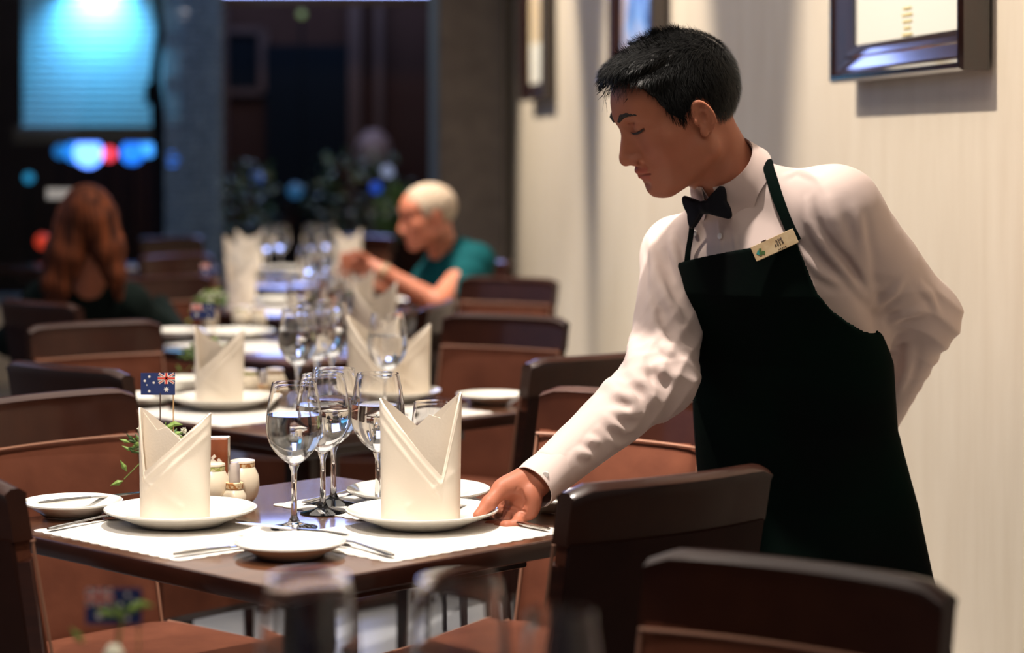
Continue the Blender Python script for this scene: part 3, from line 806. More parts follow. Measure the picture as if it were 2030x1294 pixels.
def make_posy(mirrored, zf, seed, stick=True, nleaf=150, lz=.020):
    t = thing('flag_posy', '', 'plant')
    rnd = random.Random(seed)
    MB().lathe([(.0001, 0), (.022, 0), (.026, .02), (.024, .055), (.021, .055), (.022, .02), (.0001, .01)], 24).build('vase', M_CREAM, t)
    flag_parts(t, mirrored, zf)
    if stick: MB().tube([(.026, .002, .03), (.026, .002, zf+.004)], .0011, 6).build('bamboo_stick', M_STICK, t)
    lf = MB(); dk = MB()
    def leaf(b, p, d, L_, wv):
        d = Vector(d).normalized(); s_ = d.cross(Vector((.2, 1, .1))).normalized()*wv; p = Vector(p)
        b.add([p, p+d*L_*.4+s_, p+d*L_, p+d*L_*.4-s_, p+d*L_*.4+Vector((0, -.002, 0))], [(0, 1, 4), (1, 2, 4), (2, 3, 4), (3, 0, 4)])
    for i in range(nleaf):
        a = rnd.uniform(0, 6.28); r = rnd.uniform(.0, .05); z = .055+lz+rnd.uniform(0, .045)*(1-r*8)
        leaf(dk if i % 2 else lf, (r*math.cos(a), r*.7*math.sin(a), z), (math.cos(a), math.sin(a), rnd.uniform(-.2, 1.2)), rnd.uniform(.012, .024), .0035)
    for (x, z, dx, dz) in ((.012, .118, 1, .5), (.010, .108, -.4, 1), (.020, .128, 1, -.1), (.004, .115, -1, .3), (-.058, .030, -1, -.35), (-.052, .045, -.5, .9), (-.03, .085, -.6, .8)):
        leaf(lf, (x, -.004, z), (dx, -.1, dz), .024, .005)
    lf.tube([(0, 0, .05), (.008, -.002, .10), (.014, -.004, .13)], .0009, 5); lf.tube([(0, 0, .05), (-.03, 0, .06), (-.058, 0, .032)], .0009, 5)
    lf.build('leaves', M_GREEN, t, smooth=False); dk.build('dark_leaves', M_DGREEN, t, smooth=False)
    fl = MB()
    for i in range(nleaf//5):
        a = rnd.uniform(0, 6.28); r = rnd.uniform(.005, .045); c = Vector((r*math.cos(a)+.01, r*.7*math.sin(a)-.006, .078+lz+rnd.uniform(0, .022)))
        for k in range(5):
            b_ = k*1.2566+a
            leaf(fl, c, (math.cos(b_), -.4, math.sin(b_)), .0052, .0018)
    fl.lathe([(.0001, 0), (.009, .004), (.011, .014), (.006, .022), (.0001, .02)], 10, (.004, -.020, .066))
    fl.build('blossoms', M_WFLOWER, t, smooth=False)
    return t
PY = Kind(make_posy(True, .176, 1))
gp = 'posies with small paper flags'
put3(PY, T(313, 987), 0, 'posy with a small blue star flag behind the left napkin', gp)
PY2 = Kind(make_posy(False, .176, 4))
p0 = W(225, 1194, 2.42)
tp = make_posy(False, p0[2]-ZT-.0375/2-.004, 9, nleaf=10, lz=-.045)
tp.name = 'flag_posy'; tp['group'] = gp
tp['label'] = 'blurred posy with a small flag at the bottom left corner of the picture'
tp.location = (p0[0], p0[1], ZT)

# --- foreground table 0: three blurred glasses whose bowls show
glass(WG, (W(612, 0, 2.03)[0], 2.03), 'large blurred foreground wine glass at left, bowl tops only')
glass(WG, (W(910, 0, 2.02)[0], 2.02), 'large blurred foreground wine glass in the middle')
o = glass(WG, (W(1112, 0, 1.88)[0], 1.88), 'smaller blurred foreground wine glass at right'); o.scale = (.78, .78, 1.0)
for o in [x for x in bpy.data.objects if 'foreground wine glass' in str(x.get('label', ''))]:
    for ch in list(o.children): bpy.data.objects.remove(ch)          # these three are empty

# --- second table
o2 = D0
def sh2(p, k=1): return np.array([p[0]+D0[0]*k, p[1]+D0[1]*k])
mat_at(sh2(matA), UA-math.pi/2, 'white placemat under the left plate of the second table')
mat_at(sh2(pB), UA, 'white placemat at the right edge of the second table')
plate_at(T(442, 809)[:2], 'dinner plate with a napkin at the left of the second table')
plate_at(T(772, 796)[:2], 'dinner plate behind the two right-hand napkins of the second table')
sp_at(T(290, 803), 'side plate at the left corner of the second table')
sp_at(T(975, 800), 'side plate at the right corner of the second table')
BW.put((*T(362, 792)[:2], ZT), 0, 'white bowl beside the second table\'s left napkin', 'soup bowls')
nap(NA, T(435, 808)[:2], ZP, math.radians(8), 'folded napkin at the left of the second table')
nap(NB, T(742, 800)[:2], ZP, math.radians(-12), 'folded napkin at the right of the second table, left one of the touching pair')
nap(NA, T(806, 793)[:2], ZP, math.radians(10), 'folded napkin at the right of the second table, right one of the touching pair')
for i, (px, py, lab) in enumerate(((590, 812, 'wine glass leftmost on the second table'), (628, 800, 'wine glass second from left on the second table'),
                                   (658, 792, 'wine glass third from left on the second table'), (768, 824, 'wine glass before the second table\'s right napkins'))):
    glass(WG, T(px, py), lab)
put3(JG, T(492, 794), 0, 'cream jar beside the second table\'s left napkin', gj)
put3(JB, T(545, 790), 0, 'cream jar with brown band in the middle of the second table', gj)
put3(SH, T(522, 798), 0, 'small shaker between the jars on the second table', 'salt shakers')
put3(PY2, T(402, 775), 0, 'posy hidden behind the left napkin of the second table', gp)
def cloth():
    def P(u, v, s):
        x, y = (u-.5)*.10, (v-.5)*.07
        e = (1-abs(2*u-1)**3)*(1-abs(2*v-1)**3)
        return (x, y, .002+.030*e*(.85+.15*math.sin(u*17)*math.cos(v*13)) if s > 0 else 0)
    return tag(MB().slab(P, 24, 16, 0).build('crumpled_napkin', M_CORAL), 'small coral crumpled napkin on the second table behind the flag', 'napkin')
c_ = cloth(); p = T(352, 772); c_.location = (p[0], p[1], ZT)
lay(KN, T(905, 812), T(1000, 795), ZM, 'knife near the right corner of the second table')

# --- third table
mat_at(T(452, 688)[:2]+U*.05, UA-math.pi/2, 'white placemat on the left of the third table')
sp_at(T(352, 668), 'side plate at the left corner of the third table', ZT)
plate_at(T(468, 672)[:2], 'dinner plate at the left of the third table')
nap(NB, T(742, 700)[:2], ZT, 0, 'folded napkin on the third table showing above the second table\'s pair')
put3(PY2, T(416, 652), 0, 'posy with a flag on the third table, left of the jars', gp)
put3(JG, T(478, 652), 0, 'left cream jar on the third table', gj)
put3(JB, T(512, 652), 0, 'right cream jar on the third table', gj)
for (px, py, lab) in ((598, 704, 'wine glass leftmost on the third table'), (640, 690, 'wine glass second from left on the third table'), (672, 700, 'wine glass third from left on the third table'), (655, 672, 'wine glass at the back of the third table')):
    glass(WG, T(px, py), lab)
# --- fourth table (grey-haired man)
nap(NA, T(478, 606)[:2], ZT, .2, 'folded napkin at the left end of the man\'s table')
NA_ = nap(NB, T(712, 622)[:2], ZT, .1, 'folded napkin before the man\'s hands')
NA_.scale = (.9, .9, .85)
plate_at(T(752, 606)[:2], 'dinner plate under the man\'s forearm', ZT)
plate_at(T(560, 604)[:2], 'dinner plate at the left half of the man\'s table', ZT)
sp_at(T(640, 600), 'side plate in the middle of the man\'s table')
mat_at(T(570, 612)[:2], UA-math.pi/2, 'white placemat at the left half of the man\'s table')
for (px, py, lab) in ((612, 606, 'wine glass at the centre of the man\'s table'), (640, 594, 'wine glass right of centre on the man\'s table')):
    glass(WG, T(px, py), lab)
dk = thing('drinking_glass', 'tumbler of dark drink beneath the man\'s hands', 'drinking glass', tuple(T(676, 600)))
MB().lathe([(.0001, 0), (.027, 0), (.034, .12), (.0325, .12), (.0255, .004), (.0001, .004)], 28).build('tumbler', M_GLASS, dk)
MB().lathe([(.0001, .005), (.0250, .005), (.0310, .098), (.0001, .098)], 28).build('dark_drink', M_COLA, dk)
# --- fifth table
nap(NA, T(470, 545)[:2], ZT, .1, 'pair-topped napkin on the farthest table at left')
nap(NB, T(494, 540)[:2], ZT, -.1, 'napkin on the farthest table just right of its leftmost one')
nap(NB, T(690, 540)[:2], ZT, -.2, 'tall napkin on the farthest table at right')
plate_at(T(560, 540)[:2], 'plate at the left of the farthest table', ZT)
plate_at(T(640, 536)[:2], 'plate at the right of the farthest table', ZT)
mat_at(T(600, 542)[:2], UA, 'placemat across the middle of the farthest table')
mat_at(T(545, 545)[:2]+np.array([0, .2]), UA-math.pi/2, 'placemat at the left of the farthest table')
for (px, py, lab) in ((530, 548, 'wine glass second from left on the farthest table'), (556, 544, 'wine glass leftmost of the farthest table\'s middle cluster'), (618, 541, 'wine glass on the right half of the farthest table'), (650, 544, 'rightmost wine glass on the farthest table')):
    glass(WG, T(px, py), lab)
# far left table
plate_at((-2.0, 11.2), 'plate on the table far back at left', ZT)
mat_at((-1.9, 11.15), UA, 'placemat on the table far back at left')
c = W(118, 384, 9.4)
sg = thing('table_sign', 'small pale tilted sign on a thin stand behind the woman\'s head', 'sign', (c[0], c[1], 0))
MB().box((0, 0, c[2]), (.105, .006, .045), bev=.001).build('sign_panel', M_MOUNT, sg, smooth=False)
MB().tube([(0, .008, 0), (0, .008, c[2])], .006, 8).lathe([(.0001, 0), (.10, 0), (.10, .012), (.0001, .014)], 24).build('stand', M_WOOD, sg)
# ------------------------------------------------------------------ smooth surfaces grown from distance fields
A3 = lambda *v: np.array(v, dtype=np.float32)
def sm(a, b, k):
    h = np.clip(.5+.5*(b-a)/k, 0, 1)
    return b+(a-b)*h-k*h*(1-h)
def smax(a, b, k): return -sm(-a, -b, k)
def cap(p, a, b, ra, rb=None):
    rb = ra if rb is None else rb
    a = A3(*a); b = A3(*b); ba = b-a
    t = np.clip(((p-a)@ba)/float(ba@ba), 0, 1)
    return np.linalg.norm(p-a-t[:, None]*ba, axis=1)-(ra+(rb-ra)*t)
def ell(p, c, r, R=None):
    q = p-A3(*c)
    if R is not None: q = q@np.asarray(R, dtype=np.float32)     # columns of R = axes
    r = A3(*r)
    k0 = np.linalg.norm(q/r, axis=1); k1 = np.linalg.norm(q/(r*r), axis=1)+1e-9
    return k0*(k0-1)/k1
def chain(p, pts, rs, k=.012):
    d = None
    for i in range(len(pts)-1):
        e = cap(p, pts[i], pts[i+1], rs[i], rs[i+1])
        d = e if d is None else sm(d, e, k)
    return d
def rdg(p, fr, ph, sharp=1.0):
    """ridged cloth folds: fr direction*frequency"""
    return 1-np.abs(np.sin(p@A3(*fr)+ph))**sharp

def polygonise(fn, lo, hi, h, margin=1.0):
    lo = np.array(lo, float); hi = np.array(hi, float); B = 4
    nb = np.ceil((hi-lo)/(h*B)).astype(int)
    n = nb*B
    ax = [lo[i]+h*B*(np.arange(nb[i])+.5)-h*.5 for i in range(3)]
    C = np.stack(np.meshgrid(*ax, indexing='ij'), -1).reshape(-1, 3).astype(np.float32)
    cv = np.concatenate([fn(c) for c in np.array_split(C, max(1, len(C)//400000))])
    act = np.abs(cv) < h*B*.9*margin*1.25+.002
    F = np.repeat(np.repeat(np.repeat(cv.reshape(nb), B, 0), B, 1), B, 2).astype(np.float32)
    ids = np.argwhere(act.reshape(nb))
    off = np.stack(np.meshgrid(*[np.arange(B)]*3, indexing='ij'), -1).reshape(-1, 3)
    for ch in np.array_split(ids, max(1, len(ids)*B**3//900000)):
        if not len(ch): continue
        g = (ch[:, None, :]*B+off[None]).reshape(-1, 3)
        p = (lo+g*h).astype(np.float32)
        F[g[:, 0], g[:, 1], g[:, 2]] = fn(p)
    S = F < 0
    c = np.zeros([m-1 for m in F.shape], np.int8)
    for dx in (0, 1):
        for dy in (0, 1):
            for dz in (0, 1):
                c += S[dx:F.shape[0]-1+dx, dy:F.shape[1]-1+dy, dz:F.shape[2]-1+dz]
    cells = np.argwhere((c > 0) & (c < 8))
    co = np.array([(x, y, z) for x in (0, 1) for y in (0, 1) for z in (0, 1)])
    vals = np.stack([F[cells[:, 0]+o[0], cells[:, 1]+o[1], cells[:, 2]+o[2]] for o in co], 1)
    P = np.zeros((len(cells), 3)); cnt = np.zeros(len(cells))
    for i in range(8):
        for j in range(i+1, 8):
            if abs(co[i]-co[j]).sum() != 1: continue
            a, b = vals[:, i], vals[:, j]; m = (a < 0) != (b < 0)
            t = np.where(m, a/(a-b+1e-12), 0)
            P += np.where(m[:, None], co[i]+t[:, None]*(co[j]-co[i]), 0); cnt += m
    P = lo+(cells+P/np.maximum(cnt, 1)[:, None])*h
    idg = -np.ones(c.shape, np.int32); idg[cells[:, 0], cells[:, 1], cells[:, 2]] = np.arange(len(cells))
    Q = []
    for a in range(3):
        b, d = (a+1) % 3, (a+2) % 3
        sl0 = [slice(1, -1)]*3; sl1 = [slice(1, -1)]*3
        sl0[a] = slice(0, -1); sl1[a] = slice(1, None)
        s0, s1 = S[tuple(sl0)], S[tuple(sl1)]
        e = np.argwhere(s0 != s1)
        if not len(e): continue
        flip = s0[e[:, 0], e[:, 1], e[:, 2]]
        base = e.copy()
        for q in range(3):
            if q != a: base[:, q] += 1
        def cell(db, dd):
            g = base.copy(); g[:, b] -= db; g[:, d] -= dd
            return idg[g[:, 0], g[:, 1], g[:, 2]]
        q = np.stack([cell(1, 1), cell(0, 1), cell(0, 0), cell(1, 0)], 1)
        q[~flip] = q[~flip][:, ::-1]
        Q.append(q[(q >= 0).all(1)])
    return P, np.concatenate(Q)

def np_mesh(name, parts, mats, parent, tints=None):
    """parts: list of (verts, quads)"""
    V_ = np.concatenate([p[0] for p in parts]); o = 0; F_ = []
    for v, f in parts: F_.append(f+o); o += len(v)
    F_ = np.concatenate(F_)
    me = bpy.data.meshes.new(name)
    me.vertices.add(len(V_)); me.vertices.foreach_set('co', V_.astype(np.float32).ravel())
    me.loops.add(len(F_)*4); me.loops.foreach_set('vertex_index', F_.astype(np.int32).ravel())
    me.polygons.add(len(F_)); me.polygons.foreach_set('loop_start', np.arange(len(F_), dtype=np.int32)*4)
    me.polygons.foreach_set('loop_total', np.full(len(F_), 4, np.int32))
    me.polygons.foreach_set('use_smooth', np.ones(len(F_), bool))
    me.update(calc_edges=True); me.validate()
    for mt in (mats if isinstance(mats, (list, tuple)) else [mats]): me.materials.append(mt)
    if tints is not None:
        at = me.attributes.new('tint', 'FLOAT', 'POINT'); at.data.foreach_set('value', np.concatenate(tints).astype(np.float32))
    ob = bpy.data.objects.new(name, me); sc.collection.objects.link(ob)
    if parent is not None: ob.parent = parent
    return ob
def grad(fn, p, e=.002):
    g = np.stack([fn(p+A3(*(e*(np.arange(3) == i))))-fn(p-A3(*(e*(np.arange(3) == i)))) for i in range(3)], 1)
    return g/(np.linalg.norm(g, axis=1)[:, None]+1e-9)
def onto(fn, p, off=0.0, it=6):
    p = np.atleast_2d(np.array(p, np.float32))
    for _ in range(it):
        p = p-(fn(p)-off)[:, None]*grad(fn, p)
    return p
def trace(fn, px, py, y0=3.2, off=0.0):
    """first point of the surface along the line of sight through a pixel (nearest surface point if it passes by)"""
    d = np.array([(px-CXP)/F_PX, 1.0, -(py-HZ)/F_PX]); o = np.array([0, 0, CAM_H]); t = y0; best = (9, t)
    for _ in range(120):
        v = float(fn(np.array([o+d*t], np.float32))[0])-off
        if abs(v) < best[0]: best = (abs(v), t)
        if abs(v) < 2e-4 or t > y0+1.2: break
        t += min(.05, abs(v)*.7+.0005) if v > 0 else v*.7
    p = o+d*best[1]
    if best[0] > 1e-3: p = onto(fn, p, off, 8)[0].astype(float)
    return p

def rot_axes(F, Upv):
    F = np.array(F, float); F /= np.linalg.norm(F); U_ = np.array(Upv, float); U_ -= F*(U_@F); U_ /= np.linalg.norm(U_)
    X = np.cross(F, U_)
    return np.stack([X, F, U_], 1)      # columns: local x (his right), y (face), z (up)

# ---- a head in its own frame: +Y face, +Z crown, -X the person's left
def head_sdf(q, k=1.0):
    x = np.abs(q[:, 0]); p = np.stack([x, q[:, 1], q[:, 2]], 1)
    d = ell(p, (0, .0, .040), (.0765, .100, .082))
    d = sm(d, ell(p, (0, .045, -.016), (.066, .052, .074)), .030)
    d = sm(d, ell(p, (.036, .050, -.045), (.030, .034, .040)), .022)
    d = sm(d, ell(p, (.046, .060, -.010), (.022, .026, .022)), .022)
    d = sm(d, cap(p, (.056, .004, -.050), (.020, .074, -.088), .022, .018), .032)
    d = sm(d, ell(p, (0, .084, -.088), (.021, .017, .016)), .016)
    d = sm(d, ell(p, (0, .078, -.055), (.032, .028, .030)), .016)
    d = sm(d, ell(p, (0, .062, .050), (.060, .040, .042)), .025)
    d = sm(d, cap(p, (.006, .097, .037), (.044, .081, .041), .0075), .016)
    d = smax(d, -ell(p, (.034, .104, .021), (.019, .013, .0115)), .010)
    d = sm(d, ell(p, (.034, .0775, .019), (.0175, .0170, .0125)), .005)
    d = smax(d, -cap(p, (.020, .0960, .0275), (.047, .0860, .0275), .0010), .0030)
    d = smax(d, -cap(p, (.0195, .0975, .0130), (.034, .0985, .0105), .0016), .0028)
    d = smax(d, -cap(p, (.034, .0985, .0105), (.049, .0850, .0140), .0016), .0028)
    d = sm(d, cap(p, (0, .094, .026), (0, .1165, -.020), .0065, .0092), .012)
    d = sm(d, ell(p, (0, .094, -.014), (.0150, .018, .022)), .010)
    d = sm(d, ell(p, (0, .1175, -.0275), (.0115, .0100, .0095)), .006)
    d = sm(d, ell(p, (.0125, .1055, -.0325), (.0088, .0110, .0085)), .008)
    d = smax(d, -cap(p, (.0068, .1120, -.0425), (.0082, .1060, -.0330), .0034, .002), .0028)
    d = smax(d, -cap(p, (.019, .104, -.036), (.026, .096, -.050), .0006), .006)
    d = sm(d, cap(p, (.004, .1045, -.0505), (.022, .0945, -.0570), .0052, .0022), .0045)
    d = sm(d, cap(p, (0, .1020, -.0590), (.018, .0945, -.0615), .0068, .0028), .0055)
    d = smax(d, -cap(p, (0, .1115, -.0570), (.026, .0955, -.0585), .0017), .0028)
    d = smax(d, -ell(p, (0, .106, -.075), (.016, .008, .006)), .010)
    # ear
    Re = np.array(Matrix.Rotation(math.radians(-12), 3, 'X') @ Matrix.Rotation(math.radians(22), 3, 'Z'))
    e = ell(p, (.0825, -.002, .000), (.0050, .0155, .0275), Re)
    qq = (p-A3(.0855, -.003, .001))@Re.astype(np.float32)
    rr = np.sqrt((qq[:, 1]/.60)**2+qq[:, 2]**2)
    ring = np.sqrt((rr-.0240)**2*.6+qq[:, 0]**2)-.0030
    e = sm(e, np.where(qq[:, 2] > -.02, ring, 1), .004)
    e = smax(e, -ell(p, (.0915, .001, -.001), (.0100, .0070, .0130), Re), .003)
    e = smax(e, -ell(p, (.0905, -.002, .014), (.0070, .0070, .0055), Re), .003)
    e = sm(e, ell(p, (.0825, .005, -.0235), (.0045, .0065, .0080)), .005)
    e = sm(e, ell(p, (.0835, .0120, -.003), (.0032, .0036, .0055)), .003)
    d = sm(d, e, .006)
    return d
def hair_mask(q, short=True):
    """negative where scalp hair grows (head frame)"""
    x, y, z = np.abs(q[:, 0]), q[:, 1], q[:, 2]
    pts = np.array([(.20, .103), (.085, .103), (.072, .095), (.055, .062), (.047, .028), (.038, .000), (.026, -.006), (.020, .012), (-.004, .030), (-.020, .022), (-.034, -.015), (-.056, -.060), (-.10, -.072), (-.20, -.072)])[::-1]
    line = np.interp(y, pts[:, 0], pts[:, 1])
    line = np.where((y > .05), line+.006*np.sin(x*90)-x*.10, line)
    return line-z

class Human:
    def __init__(s, c, F, Up, scale=1.0):
        s.c = np.array(c, np.float32); s.R = rot_axes(F, Up).astype(np.float32); s.k = scale
    def loc(s, p): return ((p-s.c)@s.R)/s.k
    def wrl(s, q): return np.atleast_2d(np.array(q, np.float32))*s.k@s.R.T+s.c
    def head(s, p): return head_sdf(s.loc(p))*s.k

def strands(name, surf, hair_fn, mask_fn, flow, n, L_, wd, material, parent, H, seed=1, bound=.13, lift=.25):
    rnd = np.random.default_rng(seed)
    d = rnd.normal(size=(n*4, 3)); d /= np.linalg.norm(d, axis=1)[:, None]
    q = (d*np.array([.09, .125, .115])+np.array([0, .005, .050])).astype(np.float32)
    p = onto(surf, H.wrl(q), 0.0, 6)
    q = H.loc(p); keep = mask_fn(q) < -.001
    p = p[keep][:n]; q = q[keep][:n]
    nr = grad(surf, p, .004)
    fl = flow(q)@H.R.T
    fl = fl-nr*(fl*nr).sum(1)[:, None]; fl /= np.linalg.norm(fl, axis=1)[:, None]+1e-6
    jit = rnd.normal(size=p.shape)*.20; fl = fl+jit-nr*(jit*nr).sum(1)[:, None]
    ln = L_*rnd.uniform(.5, 1.15, len(p))
    sd = np.cross(fl, nr); sd /= np.linalg.norm(sd, axis=1)[:, None]+1e-6
    lf = lift*rnd.uniform(.3, 1.5, len(p))
    a = p-nr*.002
    b = p+fl*ln[:, None]*.5+nr*(lf*ln*.5)[:, None]
    c = p+fl*ln[:, None]+nr*(lf*ln*.75)[:, None]
    wv = sd*wd
    V_ = np.stack([a-wv, a+wv, b+wv*.8, b-wv*.8, c+wv*.1, c-wv*.1], 1).reshape(-1, 3)
    k = np.arange(len(p))[:, None]*6
    F_ = np.concatenate([k+np.array([0, 1, 2, 3]), k+np.array([3, 2, 4, 5])])
    return V_, F_

# ================================================================== the waiter
waiter = thing('person', 'standing waiter in white shirt, black bow tie and black apron setting down a plate', 'person', (0, 0, 0))
LSH, RSH = (.548, 3.905, 1.243), (.298, 4.120, 1.158)
LEL, LWR = (.722, 4.05, 1.055), (.665, 4.21, .865)
REL, RWR = (.250, 3.930, .958), (.052, 3.725, .820)
E1 = np.array([.755, -.656, 0]); FW = np.array([-.656, -.755, 0])
NK = np.array([.361, 3.947, 1.314]); NN = .70*FW+.714*np.array([0, 0, 1.])
_F = (-.895, -.222, -.385)
_R = rot_axes(_F, (-.36, -.12, .92))
hd = Human(W(1394, 231, 3.86)-1.06*_R@np.array([-.084, -.002, 0]), _F, (-.36, -.12, .92), 1.06)
def column(p, tab, off=0.0):
    z = p[:, 2]; t = np.array(tab)[::-1]
    cx, cy, a, b = [np.interp(z, t[:, 0], t[:, i]) for i in (1, 2, 3, 4)]
    s_ = (p[:, 0]-cx)*E1[0]+(p[:, 1]-cy)*E1[1]; d_ = (p[:, 0]-cx)*FW[0]+(p[:, 1]-cy)*FW[1]
    a, b = a+off, b+off
    k0 = np.sqrt((s_/a)**2+(d_/b)**2); k1 = np.sqrt((s_/a**2)**2+(d_/b**2)**2)+1e-6
    return k0*(k0-1)/k1, s_, d_
TORSO = [(1.24, .430, 3.985, .145, .085), (1.17, .440, 4.00, .168, .105), (1.10, .455, 4.02, .172, .118), (.98, .487, 4.06, .168, .118), (.86, .502, 4.08, .172, .122), (.73, .525, 4.09, .180, .130)]
SKIRT = [(1.30, .42, 3.955, .150, .090), (1.17, .440, 3.968, .166, .106), (1.10, .452, 3.978, .170, .118), (.98, .484, 4.025, .178, .122), (.86, .493, 4.060, .179, .130), (.73, .518, 4.085, .196, .150), (.48, .545, 4.08, .215, .175), (.20, .56, 4.08, .235, .19)]
def bodycore(p):
    d, s_, d_ = column(p, TORSO)
    d = smax(d, p[:, 2]-1.17, .05)
    d = smax(d, .80-p[:, 2], .02)
    d = sm(d, cap(p, LSH, RSH, .058, .062), .06)
    d = sm(d, cap(p, (.428, 3.975, 1.18), tuple(NK-NN*.04), .082, .050), .05)
    d = sm(d, cap(p, (.505, 3.935, 1.262), tuple(NK-NN*.030), .045, .040), .035)
    d = sm(d, cap(p, (.335, 4.060, 1.205), tuple(NK-NN*.030), .042, .038), .035)
    return d
def arms(p):
    l = chain(p, [LSH, LEL, LWR], [.072, .056, .044], .03)
    r = chain(p, [RSH, REL, RWR], [.066, .060, .0385], .03)
    return l, r
def shirt0(p):
    l, r = arms(p)
    return sm(sm(bodycore(p), l, .035), r, .030)
FOLDS = [  # measured fold lines on the cloth: points, size (negative = hollow)
 ([(1241, 668), (1257, 704), (1287, 728), (1330, 737)], .0105), ([(1193, 752), (1227, 777), (1259, 805), (1275, 818)], .0110),
 ([(1243, 702), (1259, 739), (1284, 784), (1308, 808)], .0105), ([(1203, 813), (1240, 820), (1272, 823)], .0080),
 ([(1194, 818), (1217, 840), (1234, 857)], .0070), ([(1306, 680), (1322, 695), (1340, 704)], .0070),
 ([(1287, 585), (1303, 640), (1320, 678), (1337, 700)], .0085), ([(1298, 538), (1312, 575), (1330, 605), (1360, 645)], .0095),
 ([(1288, 470), (1296, 530), (1290, 600)], .0080), ([(1168, 868), (1190, 882)], .0065), ([(1146, 893), (1172, 907)], .0065),
 ([(1300, 610), (1318, 650), (1334, 672)], -.0100), ([(1262, 762), (1285, 800)], -.0080), ([(1222, 790), (1250, 812)], -.0070), ([(1318, 500), (1330, 560), (1350, 610)], -.0085),
 ([(1270, 700), (1300, 750), (1330, 765)], -.0080), ([(1200, 850), (1235, 870), (1270, 860)], -.0060),
 ([(1601, 400), (1607, 446), (1634, 487), (1663, 522), (1702, 578), (1740, 615)], .0070), ([(1612, 400), (1622, 446), (1648, 484), (1680, 524), (1715, 574)], -.0060),
 ([(1640, 400), (1664, 458), (1698, 527), (1733, 600)], .0085), ([(1733, 610), (1758, 590), (1790, 556)], .0070),
 ([(1695, 415), (1704, 480), (1722, 545)], .0085), ([(1804, 672), (1797, 730), (1780, 780)], .0075), ([(1745, 628), (1790, 624), (1835, 612)], .0070),
 ([(1735, 640), (1752, 634)], -.0080), ([(1740, 655), (1765, 670), (1805, 662)], .0065), ([(1665, 470), (1688, 520), (1708, 560)], -.0070),
 ([(1556, 350), (1585, 340), (1625, 356)], .0050),
 ([(1590, 500), (1625, 540), (1668, 566)], .0065), ([(1330, 465), (1338, 510), (1350, 560)], .0070),
 ([(1452, 440), (1458, 500)], .0028), ([(1424, 436), (1428, 500)], .0028), ([(1820, 560), (1846, 590), (1862, 622)], .0060),
]
FPOL = []
for pts, r in FOLDS:
    q = [trace(shirt0, x, y, 3.45) for x, y in pts]
    q = np.array(q); n_ = 7
    tt = np.linspace(0, len(q)-1, n_); q = np.stack([np.interp(tt, np.arange(len(q)), q[:, i]) for i in range(3)], 1)
    q = onto(shirt0, q, 0, 3); FPOL.append((q, np.sin(np.linspace(.15, np.pi-.15, n_)), r))
# sleeve placket edge running down the forearm
PLK = [trace(shirt0, x, y, 3.45) for x, y in [(1186, 836), (1163, 858), (1153, 876), (1128, 893), (1118, 918), (1099, 938), (1082, 953)]]
def shirt(p):
    l, r = arms(p)
    c_ = bodycore(p)
    # cloth folds, strongest around elbow and armpit
    we = np.exp(-((p-A3(*REL))**2).sum(1)/.016); wl = np.exp(-((p-A3(*LEL))**2).sum(1)/.02); wa = np.exp(-((p-A3(.30, 4.0, 1.06))**2).sum(1)/.008)
    warp = p+.018*np.sin(p[:, [1, 2, 0]]*31.0+1.3)
    r = r-(.0045*we+.0006)*rdg(warp, (55, 20, -62), .6, .9)+.0018-.0025*we*rdg(warp, (-20, 80, 42), 2.0)
    l = l-(.0050*wl+.0003)*rdg(warp, (40, -35, 58), .2, 1.0)+.0012
    c_ = c_-.0012*rdg(warp, (30, 16, 18), 1.1, 1.0)+.0008
    d = sm(sm(sm(c_, ell(p, W(1728, 655, 4.03), (.030, .05, .060)), .03), l, .045), r, .030)
    near = np.abs(d) < .03
    if near.any():
        pn = p[near]; dn = d[near]
        for q_, en, rr in FPOL:
            bd_ = None; sg = np.sign(rr); rr = abs(rr)
            for i in range(len(q_)-1):
                a_ = A3(*q_[i]); ba = A3(*(q_[i+1]-q_[i])); t = np.clip(((pn-a_)@ba)/float(ba@ba), 0, 1)
                ds = np.linalg.norm(pn-a_-t[:, None]*ba, axis=1); e = en[i]+(en[i+1]-en[i])*t
                if bd_ is None: bd_, be = ds, e
                else:
                    m_ = ds < bd_; bd_ = np.where(m_, ds, bd_); be = np.where(m_, e, be)
            w_ = rr*1.1
            dn = dn-sg*rr*be*(1.0*np.exp(-(bd_/w_)**2)-.28*np.exp(-((bd_-2.0*w_)/w_)**2))
        d[near] = dn
    for a, b in zip(PLK[:-1], PLK[1:]):
        d = smax(d, -cap(p, a, b, .0016), .0035)
    # stop the shirt at the collar stand and hollow the neck opening
    q = p-A3(*NK); hh = q@A3(*NN)
    d = smax(d, hh+.004, .006)
    wq = p-A3(*RWR); wd_ = A3(*(np.array(RWR)-np.array(REL))); wd_ = wd_/np.linalg.norm(wd_)
    rad = np.linalg.norm(wq-(wq@wd_)[:, None]*wd_, axis=1)
    d = smax(d, np.where(rad < .06, (wq@wd_)+.012, -1), .004)
    return d
sp_, sf_ = polygonise(shirt, (.0, 3.66, .78), (.80, 4.30, 1.36), .0034)
np_mesh('shirt', [(sp_, sf_)], M_SHIRT, waiter)

